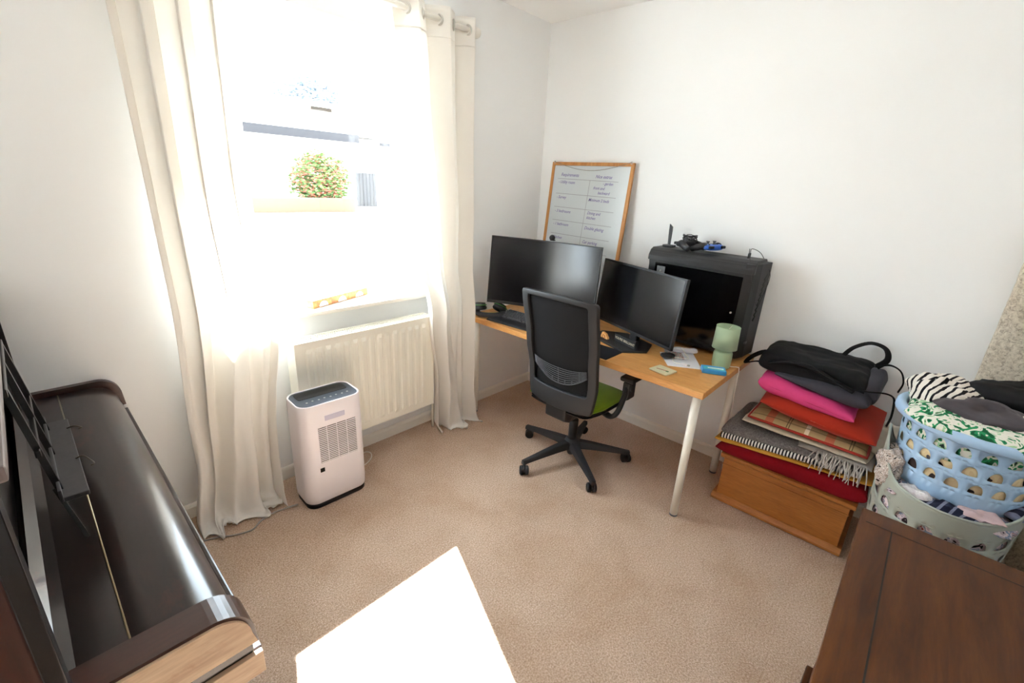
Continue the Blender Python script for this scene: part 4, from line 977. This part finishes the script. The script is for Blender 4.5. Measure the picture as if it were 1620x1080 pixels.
def edge(u, v):
    y = -1.718-.60*u; zlo = .379+(.431-.379)*u; zhi = zlo+.030; a = PI*(v-.5)
    return (F+.012-.012*math.cos(a), y, (zlo+zhi)/2+(zhi-zlo)/2*math.sin(a))
m.grid(edge, 80, 9); m.build('striped_edge', striped('black_white_edging', 'e9e6e2', '26242a', 'y', .0145, .5), gb, world=True, solid=.002)
lt = thing('fringed_throw', 'pale grey throw with a tasselled fringe hanging over the striped blanket edge', 'throw', (-.3, -2.2, .46), 0, G)
pillow([(F+.03, -2.35), (-.06, -2.36), (-.06, -2.0), (F+.035, -2.06)], [.462, .462, .47, .462], [.488, .495, .492, .480], 8, .4, amp=.004, nsc=16, seed=4).build('throw_cloth', fabric('pale_grey_wool', 'a39d96', .12), lt, world=True)
rnd = random.Random(8)
for i in range(34):
    y0 = -2.13-.20*i/33+rnd.uniform(-.004, .004); z0_ = .478; fl = rnd.uniform(-.05, .035)
    m = MB(); P = smoothpts([(F+.045, y0, z0_), (F+.008, y0+fl*.2, z0_-.002), (F-.010, y0+fl*.6, z0_-.028), (F-.018+rnd.uniform(-.01, .01), y0+fl, z0_-.062+rnd.uniform(-.02, .022))], 4)
    m.tube(P, [.0028]*8+[.0022]*(len(P)-8), 6); m.build('tassel', fabric('tassel_wool_%d' % (i % 3), ('b3ada6', '9d978f', 'c4bfb8')[i % 3], .1), lt, world=True)
def plaid():
    t = NT('beige_red_plaid'); mp = t.coord(); sp = t.n('SeparateXYZ'); t.l(mp, 0, sp, 0)
    def band(ax, period, lo, hi, off=0):
        a = t.n('Math', operation='ADD'); a.inputs[1].default_value = off; t.l(sp, ax, a, 0)
        d = t.n('Math', operation='DIVIDE'); d.inputs[1].default_value = period; t.l(a, 0, d, 0); f = t.n('Math', operation='FRACT'); t.l(d, 0, f, 0)
        g1 = t.n('Math', operation='GREATER_THAN'); g1.inputs[1].default_value = lo; t.l(f, 0, g1, 0); l1 = t.n('Math', operation='LESS_THAN'); l1.inputs[1].default_value = hi; t.l(f, 0, l1, 0)
        mm = t.n('Math', operation='MULTIPLY'); t.l(g1, 0, mm, 0); t.l(l1, 0, mm, 1); return mm
    cur = None; base = lin('a48b62')
    for ax, per, lo, hi, c, fac in (('Y', .26, .0, .14, 'b5503a', .75), ('Y', .26, .40, .47, 'd9cbb0', .9), ('Y', .26, .72, .735, '3c2f22', .8), ('Y', .26, .76, .775, '3c2f22', .8), ('X', .2, .25, .30, '5a4a30', .6), ('X', .2, .62, .66, '7d3a2a', .6)):
        k = band(ax, per, lo, hi, 3.0); s = t.n('Math', operation='MULTIPLY'); s.inputs[1].default_value = fac; t.l(k, 0, s, 0)
        mx = t.n('Mix', data_type='RGBA'); mx.inputs['B'].default_value = lin(c)
        if cur is None: mx.inputs['A'].default_value = base
        else: t.l(cur, 'Result', mx, 'A')
        t.l(s, 0, mx, 'Factor'); cur = mx
    t.l(cur, 'Result', t.b, 'Base Color'); t.b.inputs['Roughness'].default_value = .95; return t.m
cloth('cream_blanket', 'folded cream blanket under the plaid cushion in the stack', 'blanket',
      pillow([(-.405, -2.325), (-.05, -2.38), (-.04, -1.80), (-.395, -1.79)], [.486, .492, .492, .487], [.515, .545, .525, .512], 8, .4, n=50, m=50, amp=.005, nsc=12, seed=12), fabric('cream_wool', 'cfc6b2', .06))
cloth('cream_cloth', 'rumpled cream cloth at the back right of the stack beside the red cushion', 'cloth', pillow([(-.33, -2.40), (-.06, -2.42), (-.05, -2.30), (-.30, -2.31)], [.50, .52, .52, .50], [.56, .60, .61, .57], 5, .4, amp=.012, nsc=22, seed=41), fabric('cream_linen', 'c9c2b2', .06))
pc_ = thing('plaid_cushion', 'beige and red plaid cushion with red piping under the red cushion', 'cushion', (-.22, -2.05, .52), 0, G)
pillow([(-.405, -2.315), (-.06, -2.31), (-.06, -1.83), (-.395, -1.822)], [.512, .52, .52, .510], [.548, .590, .590, .556], 6, .5, n=44, m=44, amp=.003, nsc=10, seed=14).build('cushion_cover', plaid(), pc_, world=True)
m = MB(); P = [(-.409, -2.319, .530), (-.06, -2.314, .555), (-.056, -1.826, .555), (-.399, -1.818, .533)]
PP = []
for i in range(4):
    a = Vector(P[i]); b = Vector(P[(i+1) % 4])
    PP += [a+(b-a)*t/10 for t in range(10)]
m.tube(PP, .0065, 8, closed=True); m.build('piping', fabric('red_piping', '9c2f26', .1), pc_, world=True)
cloth('red_cushion', 'plump red cushion above the plaid cushion in the stack', 'cushion',
      pillow([(-.400, -2.335), (-.05, -2.335), (-.05, -1.835), (-.375, -1.845)], [.530, .57, .57, .565], [.655, .700, .705, .675], 2.8, .55, n=48, m=48, amp=.004, nsc=9, seed=16), fabric('brick_red_wool', 'a8301f', .1, weave=350, bump=.4))
cloth('pink_bag', 'flat bright pink cloth bag between the red cushion and the backpack', 'bag',
      pillow([(-.385, -2.235), (-.06, -2.22), (-.06, -1.81), (-.350, -1.815)], [.640, .675, .675, .655], [.690, .725, .780, .765], 7, .4, n=50, m=50, amp=.007, nsc=13, seed=18), fabric('pink_nylon', 'd2447c', .1, rough=.55))
bpk = thing('backpack', 'black and dark grey backpack lying on top of the bedding stack', 'backpack', (-.20, -2.03, .74), 0, G)
bmat_ = fabric('black_nylon', '111114', .15, rough=.65, weave=500); gmat_ = fabric('charcoal_nylon', '3d3d45', .12, rough=.6)
pillow([(-.325, -2.235), (-.035, -2.25), (-.035, -1.785), (-.325, -1.785)], [.735, .74, .765, .765], [.855, .885, .885, .870], 9, .32, n=54, m=54, amp=.010, nsc=9, seed=21).build('main_compartment', bmat_, bpk, world=True)
pillow([(-.368, -2.265), (-.12, -2.28), (-.12, -1.86), (-.335, -1.87)], [.690, .705, .75, .75], [.805, .81, .795, .79], 4, .45, n=44, m=44, amp=.006, nsc=9, seed=22).build('front_pocket', gmat_, bpk, world=True)
pillow([(-.31, -2.285), (-.05, -2.295), (-.05, -2.21), (-.32, -2.20)], [.715]*4, [.83, .87, .865, .835], 4, .45, amp=.004, nsc=9, seed=23).build('end_panel', gmat_, bpk, world=True)
def strap(pts, w, nm, mt, th=.0035):
    m = MB(); P = smoothpts(pts, 6); m.tube(P, w/2, 8, flat=th/(w/2)); return m.build(nm, mt, bpk, world=True)
strap([(-.30, -1.82, .80), (-.29, -1.775, .795), (-.28, -1.735, .775), (-.265, -1.715, .765), (-.25, -1.735, .80), (-.235, -1.78, .835), (-.22, -1.82, .84)], .022, 'grab_loop', bmat_)
strap([(-.10, -2.10, .875), (-.07, -2.13, .92), (-.05, -2.19, .955), (-.06, -2.25, .945), (-.10, -2.27, .905), (-.13, -2.24, .868)], .028, 'shoulder_strap', bmat_)
strap([(-.13, -2.235, .868), (-.11, -2.285, .885), (-.10, -2.33, .865), (-.12, -2.352, .82), (-.15, -2.345, .78)], .024, 'shoulder_strap', bmat_)
strap([(-.33, -1.84, .82), (-.345, -1.93, .852), (-.345, -2.02, .850), (-.345, -2.12, .815), (-.36, -2.20, .792)], .045, 'padded_strap', bmat_, .008)
strap([(-.355, -2.18, .80), (-.365, -2.25, .815), (-.345, -2.305, .82), (-.31, -2.335, .80), (-.29, -2.345, .76), (-.285, -2.35, .70), (-.29, -2.345, .655)], .010, 'dangling_cord', bmat_)

# ------------------------------------------------------------------ laundry baskets
def basket(name, label, loc, r0, r1, h, sy, rows, ncol, mt, lip, rimfn=None, rz=0, handle=False, holes_w=.62):
    t = thing(name, label, 'laundry basket', loc, rz)
    def surf(th, z):
        k = z/h; r = r0+(r1-r0)*k**.8
        zz = z
        if rimfn and k > .72: zz = z + rimfn(th)*(k-.72)/.28
        return Vector((r*math.cos(th), r*sy*math.sin(th), zz))
    m = MB()
    def patch(a0, a1, z0, z1, nu, nv=2): m.grid(lambda u, v: surf(a0+(a1-a0)*u, z0+(z1-z0)*v), nu, nv)
    da = 2*PI/ncol
    zlast = 0
    for (za, zb__, off) in rows:
        if za > zlast+1e-6: patch(0, 2*PI, zlast, za, ncol*6+1, 3)
        for c in range(ncol):
            a0 = (c+off)*da; a1 = a0+da; ac = (a0+a1)/2; zm = za+(zb__-za)*.30
            N = 32; outerp = []; innerp = []
            hw = da*holes_w/2; hh = (zb__-za)*.58
            for i in range(N):
                w_ = 2*PI*i/N; cx_, sx_ = math.cos(w_), math.sin(w_)
                # half-moon: flat bottom, domed top
                ix = hw*cx_; iz = hh*sx_ if sx_ > 0 else hh*.10*sx_
                innerp.append((ac+ix, zm+iz))
                mxx = max(abs(cx_), abs(sx_)); ox = cx_/mxx; oz = sx_/mxx
                zc = (za+zb__)/2; outerp.append((ac+ox*da/2, zc+oz*(zb__-za)/2))
            vs = [surf(a, z) for a, z in outerp]+[surf(a, z) for a, z in innerp]
            m.add(vs, [(i, (i+1) % N, N+(i+1) % N, N+i) for i in range(N)], 0, True)
        zlast = zb__
    patch(0, 2*PI, zlast, h, ncol*6+1, 6)
    vs = [surf(2*PI*i/60, 0) for i in range(60)]; m.add(vs, [tuple(range(60))])
    b = m.build('basket_wall', mt, t, solid=.0028, weld=.0006)
    m = MB()
    P = [surf(2*PI*i/96, h) for i in range(96)]
    if lip == 'roll':
        out = []
        for i, p in enumerate(P):
            d = Vector((p.x, p.y, 0)).normalized(); out.append(p)
        pr = [(0, 0), (.008, .010), (.022, .012), (.032, .004), (.033, -.016), (.030, -.020)]
        vs = []; n = len(P)
        for p in P:
            d = Vector((p.x, p.y, 0)).normalized()
            for a, z in pr: vs.append(p+d*a+Vector((0, 0, z)))
        k = len(pr); m.add(vs, [(i*k+j, i*k+j+1, ((i+1) % n)*k+j+1, ((i+1) % n)*k+j) for i in range(n) for j in range(k-1)], 0, True)
        m.build('rolled_rim', mt, t, solid=.0025)
    else:
        m.tube(P, .0045, 8, closed=True); m.build('rim', mt, t)
    return t, surf
M['blue_basket'] = plain('pale_blue_plastic', 'a4c2e0', .35, var=.02)
M['grey_basket'] = plain('grey_green_plastic', 'a3a89d', .4, var=.03)
BLC = (-.505, -2.590, .595)
def rimf(th):   # handle rises toward the stack side (+y) and the far side (-y)
    return .13*max(0, math.cos((th-math.radians(90)))) ** 8 + .11*max(0, math.cos(th-math.radians(270)))**8 - .03*abs(math.cos(th))
gbk, gsurf = basket('laundry_basket', 'grey green plastic laundry basket with rounded holes on the floor, under the blue one', (-.52, -2.575, 0), .20, .262, .625, .84,
    [(.32, .385, 0), (.395, .46, .5), (.47, .535, 0)], 18, M['grey_basket'], 'thin', rimf)
blb, bsurf = basket('laundry_basket', 'pale blue plastic laundry basket heaped with clothes, standing in the grey one', BLC, .192, .214, .270, 1.0,
    [(.055, .113, 0), (.118, .176, .5), (.180, .238, 0)], 20, M['blue_basket'], 'roll')
m = MB(); m.tube([Vector((-.235, .08, .325)), Vector((-.262, .02, .318)), Vector((-.262, -.05, .315))], .004, 6)
m.bm.free()

def rag(c, r, e=2.4, amp=.02, nsc=14, seed=1, rot=None, nu=64, nv=40, ridge=1.0, clipf=None):
    m = MB(); R = rot or Matrix.Identity(3)
    def fn(u, v):
        p = Vector(_egg(u, v, r, e)); n = p.normalized() if p.length > 1e-6 else Vector((0, 0, 1))
        w = fbm(p, nsc, 4, seed); rg = 1-2*abs(fbm(p+Vector((3, 1, 2)), nsc*.7, 2, seed+2))
        p = p+n*(w*amp+rg*amp*.6*ridge); p = R @ p + Vector(c)
        return clipf(p) if clipf else p
    m.grid(fn, nu, nv, closeu=True); return m
def inbasket(surf, loc, h, pad=.006, sy=1.0):
    def f(p):
        q = p-Vector(loc); z = max(.006, min(q.z, h)); 
        if q.z < h-.005:
            th = math.atan2(q.y/sy, q.x); s_ = surf(th, z); lim = Vector((s_.x, s_.y)).length-pad; L = Vector((q.x, q.y)).length
            if L > lim: q.x *= lim/L; q.y *= lim/L
        if q.z < .006: q.z = .006
        return q+Vector(loc)
    return f
GC = 'clothes in the laundry baskets'
def garment(name, label, cat, mb, mt): return tag(mb.build(name, mt, weld=.0002), label, cat, GC)
cr_ = inbasket(gsurf, (-.52, -2.575, 0), .61, .010, .84); cb_ = inbasket(bsurf, BLC, .27); cg_ = inbasket(gsurf, (-.52, -2.575, 0), .57, .008, .84)
bx_, by_, bz_ = BLC
garment('cream_laundry', 'cream cloth filling the lower half of the blue basket, seen through its holes', 'clothing', rag((bx_, by_, bz_+.085), (.21, .21, .09), 6, .012, 16, 3, clipf=cb_), blotch('cream_and_brown_cloth', ('3e3230', 'd9c19a', 'e0cda4', 'd8c096', '4a4448'), 14, distort=.6))
leaf = blotch('green_leaf_print', ('1c5a3a', '2c8a5a', 'dcdcd0', 'e2e0d4', '9cc59a', '20302a'), 22, distort=2.2, detail=1.0)
garment('leaf_print_shirt', 'white garment with green leaf print around the rim of the blue basket', 'clothing', rag((bx_-.01, by_, bz_+.235), (.215, .215, .078), 4, .016, 13, 7, clipf=cb_, nu=90), leaf)
garment('striped_top', 'black and white striped top heaped at the back left of the blue basket', 'clothing', rag((bx_+.075, by_+.115, bz_+.315), (.13, .10, .055), 2.6, .024, 16, 11), striped('black_white_stripes', '1a171c', 'e6dfd6', 'y', .023, .62, (.2, .3, .5), .03))
garment('grey_garment', 'dark grey crumpled garment on the front of the blue basket heap', 'clothing', rag((bx_-.035, by_+.015, bz_+.312), (.105, .145, .036), 2.3, .022, 13, 15, rot=Matrix.Rotation(-.45, 3, 'Z')), fabric('dark_grey_jersey', '4b464a', .1))
garment('olive_sock', 'olive green sock on the clothes in the blue basket', 'clothing', rag((bx_+.085, by_-.05, bz_+.352), (.028, .080, .022), 2.6, .008, 20, 19, rot=Matrix.Rotation(-.45, 3, 'Z')), fabric('olive_cotton', '7f8766', .08))
garment('white_shirt', 'white crumpled shirt at the right front of the blue basket', 'clothing', rag((bx_-.06, by_-.115, bz_+.295), (.085, .085, .040), 2.6, .016, 14, 23), fabric('white_cotton', 'dcd5cb', .04))
jk = tag(rag((bx_+.15, by_-.13, bz_+.335), (.11, .19, .060), 2.6, .022, 9, 27).build('black_jacket', fabric('black_polyester', '131216', .2, rough=.6), weld=.0002), 'black jacket with a red stripe draped at the back right of the blue basket', 'clothing', GC)
m = MB(); m.tube(smoothpts([(bx_+.03, by_-.15, bz_+.365), (bx_+.05, by_-.20, bz_+.372), (bx_+.07, by_-.26, bz_+.365)]), .008, 8, flat=.4); st_ = m.build('red_stripe', fabric('red_trim', 'b4382c', .1), jk)
garment('floral_laundry', 'dark floral and white cloth filling the grey basket, seen through its holes', 'clothing', rag((-.52, -2.575, .30), (.26, .22, .285), 6, .010, 12, 31, clipf=cg_, nu=96), blotch('floral_cloth', ('2c2428', 'b9a6ac', 'd9c9cc', '7e8ba4', 'c7b4b6', '8c2430'), 26, distort=1.2))
garment('patterned_blouse', 'brown and white patterned blouse at the left end of the grey basket', 'clothing', rag((-.575, -2.395, .615), (.075, .040, .070), 2.5, .02, 22, 35), blotch('brown_white_print', ('3c3430', 'cfc4bb', 'a8988e', 'e0d8d2', '4c4440'), 45))
garment('white_blouse', 'white crumpled garment on the left front rim of the grey basket', 'clothing', rag((-.700, -2.485, .572), (.05, .055, .03), 2.5, .014, 20, 39, rot=Matrix.Rotation(.6, 3, 'Z'), clipf=cr_), blotch('white_grey_print', ('d8d0d2', 'e6e0e0', 'cfc8c8', '6c6468'), 30))
garment('checked_shirt', 'navy checked shirt squeezed between the two baskets', 'clothing', rag((-.722, -2.575, .566), (.045, .10, .03), 2.5, .012, 20, 43, clipf=cr_), striped('navy_check', '23263a', '7c8092', 'y', .03, .3, (0, .4, .4), .02))
garment('pink_knit', 'pale pink knitted garment on the front rim of the grey basket', 'clothing', rag((-.700, -2.660, .582), (.045, .065, .03), 2.5, .014, 22, 47, rot=Matrix.Rotation(-.4, 3, 'Z'), clipf=cr_), fabric('pink_knit', 'cfb3b3', .06, weave=250, bump=.6))
garment('checked_sleeve', 'navy checked sleeve at the right end of the grey basket', 'clothing', rag((-.585, -2.745, .61), (.08, .05, .03), 2.5, .012, 20, 51, clipf=cr_), striped('navy_check_2', '23263a', '6f7388', 'x', .035, .35, (0, .3, .2), .02))

# ------------------------------------------------------------------ shaggy rug against the wall and dark case
def shag():
    t = NT('cream_shaggy_pile'); mp = t.coord(); v = t.n('TexNoise', i_Scale=75.0, i_Detail=4.0, i_Roughness=.7, i_Distortion=.5); t.l(mp, 0, v, 'Vector')
    r = t.ramp(v, 'Fac', [(.32, 'a09280'), (.48, 'd5c9b5'), (.65, 'ece2d0')]); t.l(r, 'Color', t.b, 'Base Color'); t.b.inputs['Roughness'].default_value = 1; t.bump(v, 'Fac', .9, .012); return t.m
m = MB()
def rugf(u, v):
    z = 1.55*v; a = 2*PI*u; x, y, _z = _egg(u, .5, (.042, .26, .1), 5); 
    w = .012*fbm((x*3, y*6, z*6), 4, 3, 5); r_ = 1+w*3
    return (-.048+x*r_, -2.835+y*(1+w*.6), z+.002)
m.grid(rugf, 60, 110, closeu=True)
n0 = [rugf(i/60, 0) for i in range(60)]; n1_ = [rugf(i/60, 1) for i in range(60)]
m.add(n0, [tuple(range(60))]); m.add(n1_, [tuple(range(60))])
tag(m.build('rolled_rug', shag()), 'cream shaggy folded rug standing upright against the wall behind the baskets', 'rug')
sc_ = thing('storage_case', 'dark grey case on the floor at the right, behind the brown chest', 'case', (-.33, -3.03, 0))
m = MB(); m.box((-.60, -3.115, .01), (-.10, -2.955, .62), .02, seg=3); m.build('shell', plain('dark_grey_shell', '34353a', .5, bump=.1), sc_, world=True)
m = MB(); m.box((-.602, -3.04, .02), (-.098, -3.03, .625), .002); m.build('seam', M['dark_plastic'], sc_, world=True)
m = MB(); m.tube([(-.40, -3.035, .618), (-.40, -3.035, .65), (-.30, -3.035, .65), (-.30, -3.035, .618)], .008, 8); m.build('handle', M['dark_plastic'], sc_, world=True)

# ------------------------------------------------------------------ brown chest
ct = thing('wooden_chest', 'dark brown wooden chest with a planked top in the right foreground', 'chest', (-1.75, -2.7, 0))
CT = .75; c0 = (-1.238, -2.368)
def turned(mb): return mb
m = MB(); m.box((-2.30, -3.06, CT-.028), (-1.238, -2.345, CT), .004); m.build('top_board', M['chest_wood'], ct, world=True)
gm_ = plain('dark_groove', '0a0604', .7)
m = MB(); m.box((-2.30, -2.420, CT-.0006), (-1.31, -2.4165, CT+.0004)); m.box((-1.312, -3.06, CT-.0006), (-1.3085, -2.36, CT+.0004)); m.build('joint_line', gm_, ct, world=True)
m = MB(); m.box((-2.27, -3.04, .10), (-1.262, -2.368, CT-.028), .004); m.build('carcass', M['chest_wood'], ct, world=True)
m = MB(); m.box((-2.30, -3.06, 0), (-1.24, -2.35, .10), .006); m.build('plinth', M['chest_wood'], ct, world=True)

# ceiling light (behind the camera)
cl = thing('ceiling_light', 'white round ceiling light in the middle of the room', 'light', (-1.7, -1.75, H))
m = MB(); m.lathe([(.05, -.03), (.06, -.02), (.06, -.0005)], seg=28); m.build('rose', M['gloss_white'], cl)
m = MB(); m.cyl((0, 0, -.03), (0, 0, -.12), .004, seg=8); m.build('cord', M['gloss_white'], cl)
m = MB(); m.lathe([(.02, -.12), (.03, -.13), (.03, -.17)], seg=20); m.build('lamp_holder', M['gloss_white'], cl)
